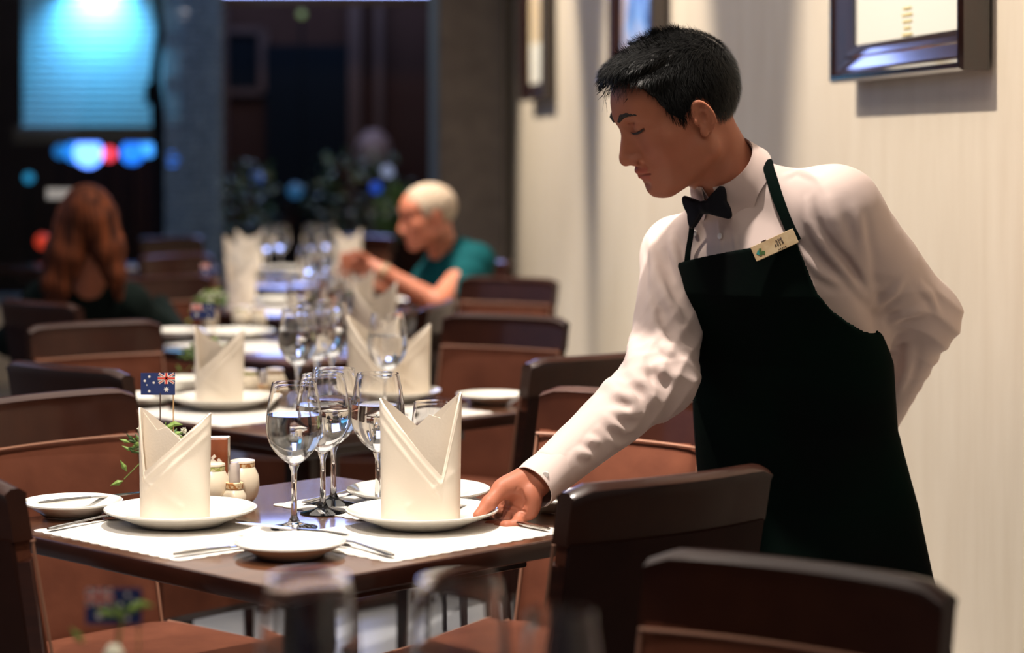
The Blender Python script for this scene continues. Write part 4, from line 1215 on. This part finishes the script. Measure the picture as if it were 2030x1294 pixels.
# head, neck and a covered torso: one skin surface
def neck(p):
    a = hd.wrl([0, -.022, -.035])[0]; b = NK-NN*.06
    return sm(cap(p, a, b, .053, .0545), cap(p, hd.wrl([0, .02, -.070])[0], NK+FW*.014-NN*.02, .034, .042), .035)
def skin_head(p):
    return sm(hd.head(p), neck(p), .022)
v1, f1 = polygonise(skin_head, hd.c-np.array([.19, .19, .17]), hd.c+np.array([.20, .17, .20]), .0015)
def under(p):
    d = bodycore(p)+.014
    l, r = arms(p)
    d = sm(sm(d, l+.014, .03), r+.014, .03)
    q = p-A3(*NK); return smax(d, q@A3(*NN)+.012, .01)
v2, f2 = polygonise(under, (.05, 3.66, .78), (.80, 4.32, 1.36), .008)
# right hand
def hp(px, py, y): return tuple(W(px, py, y))
WR = hp(1064, 952, 3.722)
MCP = [hp(984, 1000, 3.745), hp(996, 1014, 3.728), hp(1012, 1024, 3.708), hp(1030, 1026, 3.690)]
FING = [
 [MCP[0], hp(962, 1024, 3.760), hp(948, 1036, 3.755), hp(938, 1041, 3.745)],
 [MCP[1], hp(980, 1034, 3.738), hp(960, 1040, 3.728), hp(946, 1041, 3.720)],
 [MCP[2], hp(1003, 1037, 3.702), hp(984, 1041, 3.698), hp(968, 1041, 3.698)],
 [MCP[3], hp(1024, 1040, 3.672), hp(1004, 1043, 3.668), hp(988, 1041, 3.680)],
]
def hand(p):
    elb = tuple(np.array(WR)+(np.array(REL)-np.array(RWR))*.5)
    d = cap(p, elb, WR, .030, .0235)
    cm = [hp(1030, 958, 3.735), hp(1034, 968, 3.722), hp(1040, 980, 3.708), hp(1050, 988, 3.700)]
    for i in range(4):
        d = sm(d, chain(p, [WR, cm[i], MCP[i]], [.0185, .0145, .0112], .01), .012)
    d = sm(d, ell(p, hp(1016, 966, 3.700), (.026, .017, .019)), .014)
    d = sm(d, ell(p, hp(1054, 996, 3.690), (.014, .013, .026)), .014)
    d = smax(d, -ell(p, hp(1018, 1000, 3.672), (.020, .016, .012)), .012)
    for cr in (((994, 1000), (1014, 1003), (1040, 1014)), ((996, 1008), (1018, 1012), (1036, 1020)), ((1000, 996), (1012, 982), (1026, 966)), ((1034, 972), (1040, 990), (1036, 1004))):
        for i in range(2):
            a_ = HC[cr[i]]; b_ = HC[cr[i+1]]
            d = smax(d, -cap(p, a_, b_, .0014, .0014), .0035)
    th = chain(p, [hp(1034, 950, 3.712), hp(994, 970, 3.690), hp(969, 998, 3.668), hp(948, 1021, 3.652)], [.0190, .0140, .0112, .0082], .008)
    d = sm(d, th, .010)
    for i, (ch, r) in enumerate(zip(FING, ([.0112, .0092, .0084, .0070], [.0112, .0094, .0085, .0070], [.0112, .0098, .0090, .0074], [.0108, .0096, .0088, .0072]))):
        d = sm(d, chain(p, ch, r, .004), .0042)
    return d
HC = {}
_cr = [(994, 1000), (1014, 1003), (1040, 1014), (996, 1008), (1018, 1012), (1036, 1020), (1000, 996), (1012, 982), (1026, 966), (1034, 972), (1040, 990), (1036, 1004)]
for i_, c in enumerate(_cr): HC[c] = (i_*.1, 0, 9)
_tr = [trace(hand, c[0], c[1], 3.5) for c in _cr]
for c, t_ in zip(_cr, _tr): HC[c] = tuple(t_)
v3, f3 = polygonise(hand, (-.10, 3.58, .735), (.17, 3.85, .92), .0013)
q1 = hd.loc(v1.astype(np.float32))
lip = np.exp(-((np.minimum(np.abs(q1[:, 2]+.0520), np.abs(q1[:, 2]+.0635))/.0065)**2))*(np.abs(q1[:, 0]) < .0245)*(q1[:, 1] > .088)*.60
chk = .18*np.exp(-(((np.abs(q1[:, 0])-.05)/.03)**2+((q1[:, 2]+.03)/.03)**2))*(q1[:, 1] > .02)
np_mesh('body', [(v1, f1), (v2, f2), (v3, f3)], M_SKIN, waiter, [np.clip(lip+chk, 0, 1), np.zeros(len(v2)), np.full(len(v3), .12)])
# thumb nail
nl = onto(hand, [hp(947, 1014, 3.640)], .0006)[0]

# hair: a close cap plus strands
def hcap(p):
    q = hd.loc(p); x = np.abs(q[:, 0]); pq = np.stack([x, q[:, 1], q[:, 2]], 1)
    thick = .0035+.008*np.clip((q[:, 2]-.03)/.09, 0, 1)+.002*np.clip((q[:, 1]-.03)/.06, 0, 1)*np.clip((q[:, 2]-.05)/.03, 0, 1)
    base = ell(pq, (0, .0, .040), (.0765, .100, .082)); base = sm(base, ell(pq, (0, .062, .050), (.060, .040, .042)), .025)
    base = sm(base, ell(pq, (0, .050, .096), (.052, .034, .013)), .028)
    wv = .0016*np.sin(q[:, 0]*260+np.sin(q[:, 1]*80)*2)*np.sin(q[:, 1]*45+1)
    d = base-thick-wv
    d = smax(d, hair_mask(q)+.0015*np.sin(q[:, 1]*700)+.001*np.sin(q[:, 0]*500), .005)
    return smax(d, -(base+.003), .002)*hd.k
hv, hf = polygonise(hcap, hd.c-np.array([.17, .17, .12]), hd.c+np.array([.17, .17, .20]), .0020)
def hsurf(p):
    q = hd.loc(p); x = np.abs(q[:, 0]); pq = np.stack([x, q[:, 1], q[:, 2]], 1)
    thick = .007+.009*np.clip((q[:, 2]-.03)/.09, 0, 1)+.002*np.clip((q[:, 1]-.03)/.06, 0, 1)*np.clip((q[:, 2]-.05)/.03, 0, 1)
    base = sm(ell(pq, (0, .0, .040), (.0765, .100, .082)), ell(pq, (0, .062, .050), (.060, .040, .042)), .025)
    base = sm(base, ell(pq, (0, .050, .096), (.052, .034, .013)), .028)
    return (base-thick)*hd.k
def flow(q):
    top = np.clip((q[:, 2]-.055)/.06, 0, 1)[:, None]
    side = np.stack([0*q[:, 0], .15+0*q[:, 0], -1+0*q[:, 0]], 1)
    fwd = np.stack([q[:, 0]*4, 1+0*q[:, 0], -.15-1.6*np.clip((q[:, 1]-.05)/.05, 0, 1)], 1)
    return (fwd*top+side*(1-top)).astype(np.float32)
sv, sf2 = strands('hair', hsurf, None, lambda q: hair_mask(q)+.002, flow, 20000, .018, .00036, None, None, hd)
# tufts: fringe over the forehead and crown cowlick
rng = np.random.default_rng(4)
tv, tf = [], []
def tuft(q0, d0, n, L_, spread, r=.0007):
    for _ in range(n):
        a = hd.wrl([np.array(q0)+rng.normal(size=3)*spread])[0]
        a = onto(hsurf, a, -.001, 3)[0]
        dd = (np.array(d0)+rng.normal(size=3)*.28); dd = dd/np.linalg.norm(dd)
        b = a+(hd.R@dd)*L_*rng.uniform(.6, 1.2)
        s_ = np.cross(b-a, [0, 1, 0]); s_ = s_/np.linalg.norm(s_)*r
        o = len(tv); tv.extend([a-s_, a+s_, b+s_*.15, b-s_*.15]); tf.append([o, o+1, o+2, o+3])
tuft((-.005, .082, .106), (0, 1, -.5), 200, .011, .011); tuft((.03, .074, .104), (.1, 1, -.5), 120, .011, .011); tuft((-.035, .074, .102), (-.2, 1, -.8), 120, .011, .010)
tuft((0, -.035, .124), (0, -.1, 1), 60, .014, .006); tuft((-.01, .02, .130), (0, .7, .5), 100, .009, .022)
tuft((-.046, .086, .084), (-.1, .5, -1), 30, .016, .007, .0003); tuft((-.015, .102, .090), (0, .3, -1), 20, .022, .010, .0003)
for _ in range(150):
    th_, ph_ = rng.uniform(0, 6.28), rng.uniform(0, 1.0)
    u0 = np.array([.060*math.sin(ph_)*math.cos(th_), -.005+.080*math.sin(ph_)*math.sin(th_), .040+.092*math.cos(ph_*.8)])
    tuft(u0, (u0[0]*6, .5, 1.0), 7, .017, .003, .00035)
np_mesh('hair', [(hv, hf), (sv, sf2), (np.array(tv), np.array(tf))], M_HAIR, waiter)
# eyebrows and lashes
BP = onto(lambda p: head_sdf(p), np.array([(.013, .106, .0370), (.024, .104, .0425), (.036, .098, .0440), (.050, .086, .0405)]), .0002, 8)
LP = onto(lambda p: head_sdf(p), np.array([(.0190, .0990, .0135), (.027, .1000, .0112), (.035, .0985, .0102), (.043, .0930, .0112), (.0515, .0850, .0145)]), .0008, 8)
for s in (-1, 1):
    def brow(p, s=s):
        q = hd.loc(p); q = np.stack([q[:, 0]*s, q[:, 1], q[:, 2]], 1)
        d = chain(q, BP, [.0026, .0034, .0026, .0012], .003)
        return (d-.0007*np.sin(q[:, 0]*1500+q[:, 2]*900))*hd.k
    bv, bf = polygonise(brow, hd.c-np.array([.13, .15, .04]), hd.c+np.array([.13, .13, .10]), .0012)
    np_mesh('eyebrow', [(bv, bf)], M_BROW, waiter)
    mb = MB()
    pts = hd.wrl([(s*x, y, z) for x, y, z in LP])
    mb.tube(pts, [.0005, .0014, .0019, .0018, .0008], 6)
    mb.build('eyelashes', M_BROW, waiter)

# collar
def ring(th, h, r, drop=0):
    d = -E1*math.sin(th)*0
    e1 = E1; fr = FW*.714-np.array([0, 0, 1])*.70
    return NK+NN*h+(fr*math.cos(th)+e1*math.sin(th))*r
def collar(u, v, s):
    th = math.radians(12+336*u)
    back = (1-math.cos(th))/2                   # 0 front, 1 back
    top = .012+.006*back
    if v < .35:   # inner stand
        q = v/.35; h = -.020+(top+.020)*q; r = .0575+.001*q
        p = ring(th, h, r+s*.0008)
    else:         # fold over and fall
        q = (v-.35)/.65
        dg = abs(math.degrees(th)-180)
        drop = .040+.038*math.exp(-((dg-143)/20.0)**2)
        h = top-drop*q; r = .0590+.018*q*q+.0040*math.sin(q*math.pi)
        p = ring(th, h, r+s*.0008)
    return tuple(p)
MB().slab(collar, 72, 22, 0).build('collar', M_SHIRT, waiter, angle=80)
# right cuff
ad = np.array(RWR)-np.array(REL); ad /= np.linalg.norm(ad)
ca = np.cross(ad, [0, 0, 1.]); ca /= np.linalg.norm(ca); cb = np.cross(ad, ca)
c0 = np.array(RWR)-ad*.034
def cuff(u, v, s):
    a = 2*math.pi*u
    rr = .0375+.0015*math.sin(v*3)+.0008*s+.001*math.cos(3*a+v*4)+ .004*v*max(0, math.cos(a-.9))
    return tuple(c0+ad*(.064*v)+ca*math.cos(a)*rr*1.0+cb*math.sin(a)*rr*.95)
MB().slab(cuff, 48, 10, 0).build('cuff', M_SHIRT, waiter, angle=80)
cbn = trace(lambda p: cap(p, c0, c0+ad*.064, .038), 1082, 940, 3.5)
MB().lathe([(.0001, -.001), (.0052, -.001), (.0055, .001), (.0045, .002), (.0001, .0015)], 16).build('cuff_button', M_BUTTON, waiter)
ob = bpy.data.objects['cuff_button']; ob.location = cbn; ob.rotation_euler = (math.radians(100), 0, math.radians(-20))

# apron: bib, skirt, straps
def apron(p):
    d0 = sm(column(p, SKIRT, .004)[0], bodycore(p)-.004, .012)
    _, s_, d_ = column(p, SKIRT)
    d = np.abs(d0-.0040)-.0038
    z = p[:, 2]
    ztop = 1.157+.040*(s_+.10)/.22
    wl = np.interp(z, [.3, .95, 1.00, 1.03, 1.055, 1.08, 1.11, 1.19, 1.3], [.5, .26, .205, .186, .170, .152, .138, .116, .10])
    wr = np.interp(z, [.3, .95, 1.06, 1.15, 1.3], [.5, .26, .165, .142, .13])
    front = d_+np.interp(z, [.95, 1.09], [.075, -.005])
    d = smax(d, z-ztop, .003); d = smax(d, s_-wl, .003); d = smax(d, -s_-wr, .003)
    d = smax(d, -front, .003); d = smax(d, .36-z, .003)
    d = d-.0012*np.exp(-((z-.905)/.0022)**2)*(np.abs(s_+.02) < .12)-.0012*np.exp(-((np.abs(s_+.02)-.12)/.0022)**2)*((z < .905) & (z > .70))
    wv = .004*np.sin(p[:, 0]*38+z*6)*np.clip((.95-z)/.3, 0, 1)
    return d-wv*0
def apron_w(p):
    z = p[:, 2]; q = p.copy()
    amp = np.clip((.98-z)/.4, 0, 1)*.007
    an = np.arctan2(p[:, 1]-4.08, p[:, 0]-.53)
    q[:, 0] += amp*np.sin(an*7+z*5); q[:, 1] += amp*np.cos(an*6+z*4)
    return apron(q)
av, af = polygonise(apron_w, (.22, 3.78, .33), (.84, 4.36, 1.24), .0034, 1.2)
np_mesh('apron', [(av, af)], M_APRON, waiter)
def strap(pix, wd, name):
    pts = [trace(shirt, x, y, 3.4, .003) for x, y in pix]
    P = []
    for i in range(len(pts)-1):
        for k in range(6): P.append(pts[i]+(pts[i+1]-pts[i])*k/6)
    P.append(pts[-1])
    P = onto(shirt0, np.array(P), .0065, 4); nr = grad(shirt0, P.astype(np.float32))
    for _ in range(2): nr[1:-1] = (nr[:-2]+nr[1:-1]+nr[2:])/3
    tg = np.gradient(P, axis=0); sd = np.cross(tg, nr); sd /= np.linalg.norm(sd, axis=1)[:, None]
    n = len(P)
    def fn(u, v, s):
        i = min(n-1, int(round(u*(n-1))))
        return tuple(P[i]+sd[i]*wd*(v-.5)+nr[i]*s*.0010)
    MB().slab(fn, n-1, 4, 0).build(name, M_APRON, waiter, angle=80)
strap([(1580, 478), (1558, 430), (1540, 385), (1524, 340), (1513, 310)], .019, 'apron_strap')
strap([(1366, 522), (1371, 485), (1376, 450), (1382, 425)], .012, 'apron_strap')

# bow tie
def bow(p):
    c = BC; q = (p-A3(*c))@BR.astype(np.float32)       # x along the tie, y outwards, z up
    x = np.abs(q[:, 0])
    hgt = np.interp(x, [0, .006, .036, .05], [.008, .011, .0290, .027])
    dz = np.abs(q[:, 2]-.002*np.sign(q[:, 0]))-hgt
    dx = x-.0405-.004*np.sin(np.abs(q[:, 2])*90)
    dy = np.abs(q[:, 1]-.004*np.cos(x*70))-(.0050+.003*np.sin(x*80))
    d = smax(smax(dz, dx, .004), dy, .005)
    return sm(d, ell(q, (0, .003, 0), (.0095, .0095, .0120)), .003)
bt = trace(lambda p: np.linalg.norm(p-A3(*(NK)), axis=1)-.082, 1399, 411, 3.5)
BC = bt
ba = np.array([.76, -.58, .29]); ba /= np.linalg.norm(ba)
bo_ = np.array([-.60, -.74, -.05]); bo_ -= ba*(bo_@ba); bo_ /= np.linalg.norm(bo_)
BR = np.stack([ba, bo_, np.cross(ba, bo_)], 1)
bv, bf = polygonise(bow, BC-.065, BC+.065, .0016)
np_mesh('bow_tie', [(bv, bf)], M_SATIN, waiter)

# name badge
def plate_on(fn, pix, off, wd, ht, th, name, m, parent, pix2):
    a = trace(fn, *pix, 3.4); b = trace(fn, *pix2, 3.4)
    return a, b
tgt = trace(lambda p: np.minimum(apron(p), shirt0(p)), 1537, 486, 3.4)
nb_ = grad(shirt0, np.array([tgt], np.float32))[0]; nb_ = nb_*.5+np.array([-.25, -.85, .05]); nb_ /= np.linalg.norm(nb_)
xa = np.array([.80, -.25, .395]); xa -= nb_*(xa@nb_); xa /= np.linalg.norm(xa)
za = np.cross(nb_, xa); za = -za if za[2] < 0 else za
BM = Matrix(((xa[0], -nb_[0], za[0], 0), (xa[1], -nb_[1], za[1], 0), (xa[2], -nb_[2], za[2], 0), (0, 0, 0, 1)))
bc_ = tgt+nb_*.007
def on_badge(dx, dz, off): return bc_+xa*dx+za*dz+nb_*off
bd = MB().box(tuple(bc_), (.077, .0022, .026), bev=.0008, mtx=BM).build('name_badge', M_BADGE, waiter, smooth=False)
lg = MB()
lg.box(tuple(on_badge(-.026, -.001, .0014)), (.004, .0006, .012), mtx=BM @ Matrix.Rotation(.3, 4, 'Y'), m=1)
lg.box(tuple(on_badge(-.029, -.001, .0013)), (.006, .0006, .007), mtx=BM @ Matrix.Rotation(.8, 4, 'Y'), m=0)
lg.box(tuple(on_badge(-.022, -.004, .0013)), (.005, .0006, .006), mtx=BM @ Matrix.Rotation(.5, 4, 'Y'), m=1)
lg.build('badge_logo', [M_TEAL, M_DGREEN], bd, smooth=False)
tx = MB(); rnd = random.Random(8)
def glyph(ch, x, z, h, m=0):
    S = {'N': [((0, 0), (0, 1)), ((0, 1), (.7, 0)), ((.7, 0), (.7, 1))], 'A': [((0, 0), (.35, 1)), ((.35, 1), (.7, 0)), ((.15, .4), (.55, .4))],
         'S': [((.7, 1), (0, .8)), ((0, .8), (.7, .3)), ((.7, .3), (0, 0))], 'E': [((0, 0), (0, 1)), ((0, 1), (.6, 1)), ((0, .5), (.5, .5)), ((0, 0), (.6, 0))],
         'X': [((0, 0), (.7, 1)), ((0, 1), (.7, 0))]}
    for (a, b) in S[ch]:
        pa = on_badge(x+a[0]*h, z+a[1]*h, .0016); pb = on_badge(x+b[0]*h, z+b[1]*h, .0016)
        tx.tube([pa, pb], h*.10, 4, m=m)
for i, ch in enumerate('ANE'): glyph(ch, .004+i*.0046, .0030, .0040)
for i, ch in enumerate('ASEX'): glyph(ch, .000+i*.0044, -.0030, .0038)
for i in range(5): tx.box(tuple(on_badge(.004+i*.003, -.0095, .0014)), (.0018, .0004, .0014), mtx=BM)
tx.box(tuple(on_badge(-.014, .0135, .0005)), (.009, .0012, .0022), mtx=BM)
tx.build('badge_lettering', M_INK, bd, smooth=False)
# shirt buttons
for (x, y) in ((1428, 468), (1379, 462)):
    c = trace(shirt, x, y, 3.4); nr = grad(shirt0, np.array([c], np.float32))[0]
    b_ = MB().lathe([(.0001, -.001), (.0052, -.001), (.0056, .0008), (.0045, .0018), (.0001, .0012)], 16).build('shirt_button', M_BUTTON, waiter)
    b_.location = c+nr*.001; b_.rotation_euler = Vector(nr).to_track_quat('Z', 'Y').to_euler()

# trousers and shoes under the apron
def trousers(p):
    d, s_, d_ = column(p, TORSO, -.004)
    d = smax(smax(d, p[:, 2]-.96, .01), .80-p[:, 2], .02)
    for sgn in (-1, 1):
        hip = np.array([.525, 4.10, .82])+E1*.085*sgn; kn = np.array([.545, 4.06, .47])+E1*.10*sgn; an = np.array([.56, 4.10, .07])+E1*.11*sgn
        d = sm(d, chain(p, [hip, kn, an], [.088, .064, .056], .02), .035)
    return smax(d, .035-p[:, 2], .005)
tv2, tf2 = polygonise(trousers, (.25, 3.80, .02), (.85, 4.40, 1.0), .008)
np_mesh('trousers', [(tv2, tf2)], M_TROUSER, waiter)
for sgn in (-1, 1):
    an = np.array([.56, 4.10, 0])+E1*.11*sgn
    def shoe(p, an=an):
        d = sm(ell(p, an+FW*.10+np.array([0, 0, .035]), (.048, .048, .040)), cap(p, an+np.array([0, 0, .045]), an+FW*.12+np.array([0, 0, .035]), .044, .040), .03)
        return smax(d, .002-p[:, 2], .004)
    a, b = polygonise(shoe, an-np.array([.25, .25, .02]), an+np.array([.25, .25, .13]), .005)
    np_mesh('shoe', [(a, b)], M_SATIN, waiter)
# covered left hand behind his back
def lhand(p):
    a = np.array(LWR)
    d = cap(p, a+np.array([.02, -.03, .06]), a, .028, .026)
    d = sm(d, ell(p, a+np.array([-.035, .03, -.045]), (.035, .016, .045)), .012)
    for k in range(4):
        s0 = a+np.array([-.05+.018*k-.01, .035, -.075]); d = sm(d, chain(p, [s0, s0+np.array([-.02, .005, -.03]), s0+np.array([-.045, -.004, -.038])], [.010, .009, .007], .004), .005)
    return sm(d, chain(p, [a+np.array([-.005, .02, -.03]), a+np.array([.005, .03, -.07]), a+np.array([-.012, .03, -.10])], [.013, .011, .009], .004), .008)
a, b = polygonise(lhand, np.array(LWR)-np.array([.16, .1, .17]), np.array(LWR)+np.array([.08, .12, .10]), .003)
me_b = [o for o in waiter.children if o.name.startswith('body')][0]
lh = np_mesh('body', [(a, b)], M_SKIN, None, [np.zeros(len(a))])
with bpy.context.temp_override(active_object=me_b, object=me_b, selected_objects=[me_b, lh], selected_editable_objects=[me_b, lh]):
    bpy.ops.object.join()

# ================================================================== the grey-haired man
man = thing('person', 'seated grey-haired man in a teal shirt, side on, holding something before his face', 'person', (0, 0, 0))
mh = Human(tuple(W(853, 432, 8.75)), (-.93, -.30, -.16), (-.10, -.05, .99), 1.04)
def MW(px, py, y): return tuple(W(px, py, y))
mn = MW(880, 505, 8.78)
def mskin(p):
    d = sm(mh.head(p), cap(p, mh.wrl([0, -.02, -.05])[0], MW(893, 540, 8.85), .056, .062), .03)
    a1 = chain(p, [MW(905, 560, 8.52), MW(868, 604, 8.38), MW(762, 542, 8.40), MW(738, 528, 8.42)], [.048, .046, .030, .027], .02)
    d = np.minimum(d, a1)
    hc = MW(715, 520, 8.42)
    d = sm(d, ell(p, hc, (.042, .022, .034)), .014)
    for k in range(4):
        s0 = np.array(MW(696+3*k, 508+9*k, 8.42)); d = sm(d, chain(p, [s0, s0+np.array([-.028, -.01, .006]), s0+np.array([-.034, -.02, -.02])], [.0105, .0095, .008], .004), .005)
    d = sm(d, chain(p, [MW(722, 508, 8.40), MW(706, 500, 8.39), MW(694, 502, 8.39)], [.012, .010, .008], .004), .008)
    # other arm
    a2 = chain(p, [MW(835, 560, 9.0), MW(800, 590, 8.95), MW(735, 545, 8.62), MW(718, 530, 8.52)], [.045, .042, .03, .026], .02)
    return np.minimum(d, a2)
a, b = polygonise(mskin, (-.72, 8.25, .66), (-.10, 9.10, 1.30), .0045)
np_mesh('body', [(a, b)], M_SKIN_RED, man)
def mshirt(p):
    hipm = np.array([-.14, 8.98, .48]); ch_ = np.array(MW(892, 585, 8.88))
    d = sm(ell(p, ch_, (.135, .20, .19)), ell(p, (hipm[0]-.01, hipm[1], .62), (.135, .18, .22)), .08)
    d = sm(d, cap(p, MW(938, 520, 8.66), MW(880, 530, 9.05), .062, .060), .05)
    d = sm(d, cap(p, MW(915, 508, 8.80), MW(888, 495, 8.82), .070, .062), .03)
    d = sm(d, chain(p, [MW(945, 520, 8.64), MW(905, 585, 8.50), MW(885, 602, 8.45)], [.070, .066, .062], .03), .03)
    d = sm(d, chain(p, [MW(865, 535, 9.05), MW(820, 585, 8.98)], [.062, .058], .03), .03)
    warp = p+.03*np.sin(p[:, [1, 2, 0]]*19)
    d = d-.006*rdg(warp, (30, 12, 36), .4)
    q = p-A3(*MW(868, 478, 8.78)); return smax(d, -(np.linalg.norm(q, axis=1)-.050), .01)
a, b = polygonise(mshirt, (-.62, 8.30, .38), (.16, 9.30, 1.14), .006)
np_mesh('shirt', [(a, b)], M_SHIRT_TEAL, man)
def mhair(p):
    q = mh.loc(p); x = np.abs(q[:, 0]); pq = np.stack([x, q[:, 1], q[:, 2]], 1)
    base = ell(pq, (0, .0, .040), (.0765, .100, .082))
    d = base-.006-.0012*np.sin(q[:, 0]*300+q[:, 1]*200)
    d = smax(d, hair_mask(q)+.004, .006)
    return smax(d, -(base+.004), .002)*mh.k
a, b = polygonise(mhair, mh.c-.17, mh.c+.20, .004)
np_mesh('hair', [(a, b)], M_GREYHAIR, man)
wp = np.array(MW(760, 540, 8.40)); wdir = Vector(np.array(MW(868, 604, 8.38))-np.array(MW(762, 542, 8.40))).normalized()
wt = MB().lathe([(.031, -.010), (.036, -.010), (.037, 0), (.036, .010), (.031, .010)], 24).lathe([(.0001, .0), (.018, 0), (.018, .006), (.0001, .007)], 16, (0, 0, 0)).build('wristwatch', M_GOLD, man)
wt.location = wp; wt.rotation_euler = wdir.to_track_quat('Z', 'Y').to_euler()
def mtr(p):
    d = cap(p, (-.14, 9.10, .53), (-.14, 8.86, .53), .115)
    for (y0, y1) in ((8.84, 8.70), (9.12, 9.06)):
        d = sm(d, chain(p, [(-.18, y0, .54), (-.58, y1, .53), (-.56, y1+.03, .10)], [.088, .066, .05], .02), .03)
    return d
a, b = polygonise(mtr, (-.75, 8.5, .02), (.05, 9.4, .75), .010)
np_mesh('trousers', [(a, b)], M_TROUSER, man)
for y1 in (8.73, 9.09):
    a, b = polygonise(lambda p: smax(cap(p, (-.55, y1, .05), (-.70, y1, .04), .045, .038), .003-p[:, 2], .004), (-.85, y1-.1, 0), (-.45, y1+.1, .14), .006)
    np_mesh('shoe', [(a, b)], M_SATIN, man)

# ================================================================== the long-haired woman, from behind
wom = thing('person', 'seated woman seen from behind with long auburn hair and a black top', 'person', (0, 0, 0))
wh = Human(tuple(W(172, 448, 7.45)), (-.25, .96, -.05), (0, .03, 1), 1.0)
def wskin(p):
    n0 = wh.wrl([0, -.02, -.05])[0]; n1 = MW(178, 548, 7.50)
    d = sm(wh.head(p), cap(p, n0, n1, .050, .058), .03)
    sL, sR = MW(100, 604, 7.52), MW(245, 606, 7.52)
    d = sm(d, cap(p, sL, sR, .050), .05)
    return d
a, b = polygonise(wskin, (-1.75, 7.25, .74), (-1.05, 7.75, 1.26), .005)
np_mesh('body', [(a, b)], M_SKIN, wom, [np.zeros(len(a))])
def wtop(p):
    c0_ = np.array(MW(176, 640, 7.56))
    d = sm(ell(p, c0_, (.185, .11, .16)), ell(p, (c0_[0], 7.62, .55), (.18, .14, .18)), .08)
    d = sm(d, cap(p, MW(85, 594, 7.53), MW(257, 600, 7.52), .064), .04)
    d = sm(d, chain(p, [MW(85, 606, 7.53), (-1.66, 7.66, .70), (-1.50, 7.90, .80)], [.06, .05, .035], .02), .03)
    d = sm(d, chain(p, [MW(255, 612, 7.52), (-1.10, 7.66, .70), (-1.20, 7.90, .80)], [.06, .05, .035], .02), .03)
    d = d-.004*rdg(p, (30, 10, 30), .3)
    return smax(d, -cap(p, MW(172, 540, 7.46), MW(176, 560, 7.46), .055), .02)
a, b = polygonise(wtop, (-1.80, 7.25, .38), (-.98, 8.0, 1.02), .007)
np_mesh('top', [(a, b)], M_BLACKTOP, wom)
def whair(p):
    q = wh.loc(p); x = np.abs(q[:, 0]); pq = np.stack([x, q[:, 1], q[:, 2]], 1)
    d = smax(ell(pq, (0, -.012, .045), (.084, .106, .090)), -(q[:, 1]*-1+.075)+(q[:, 2] > .07)*-.05, .01)
    bk = 7.40
    d = sm(d, chain(p, [MW(140, 440, bk+.02), MW(118, 500, bk), MW(104, 560, bk-.01), MW(98, 602, bk+.01)], [.052, .045, .036, .018], .02), .03)
    d = sm(d, chain(p, [MW(160, 440, bk), MW(140, 510, bk-.02), MW(124, 570, bk-.02), MW(120, 600, bk)], [.055, .042, .030, .012], .02), .02)
    d = sm(d, chain(p, [MW(205, 435, bk+.02), MW(222, 490, bk), MW(230, 545, bk-.01), MW(236, 588, bk)], [.050, .040, .030, .014], .02), .03)
    d = sm(d, chain(p, [MW(190, 440, bk-.02), MW(205, 500, bk-.02), MW(216, 550, bk-.02)], [.048, .034, .016], .02), .02)
    an = np.arctan2(q[:, 0], -q[:, 1]-.02)
    return d-.0035*np.abs(np.sin(p[:, 0]*170+np.sin(p[:, 2]*22)*1.2))+.001
a, b = polygonise(whair, (-1.75, 7.22, .76), (-1.05, 7.72, 1.30), .0045)
np_mesh('hair', [(a, b)], M_BROWNHAIR, wom)
def wleg(p):
    d = cap(p, (-1.46, 7.66, .53), (-1.28, 7.66, .53), .12)
    for s in (-.09, .09):
        d = sm(d, chain(p, [(-1.37+s, 7.70, .54), (-1.42+s, 8.08, .53), (-1.42+s, 8.05, .09)], [.085, .062, .045], .02), .03)
    return d
a, b = polygonise(wleg, (-1.75, 7.4, .02), (-1.0, 8.3, .75), .010)
np_mesh('trousers', [(a, b)], M_TROUSER, wom)
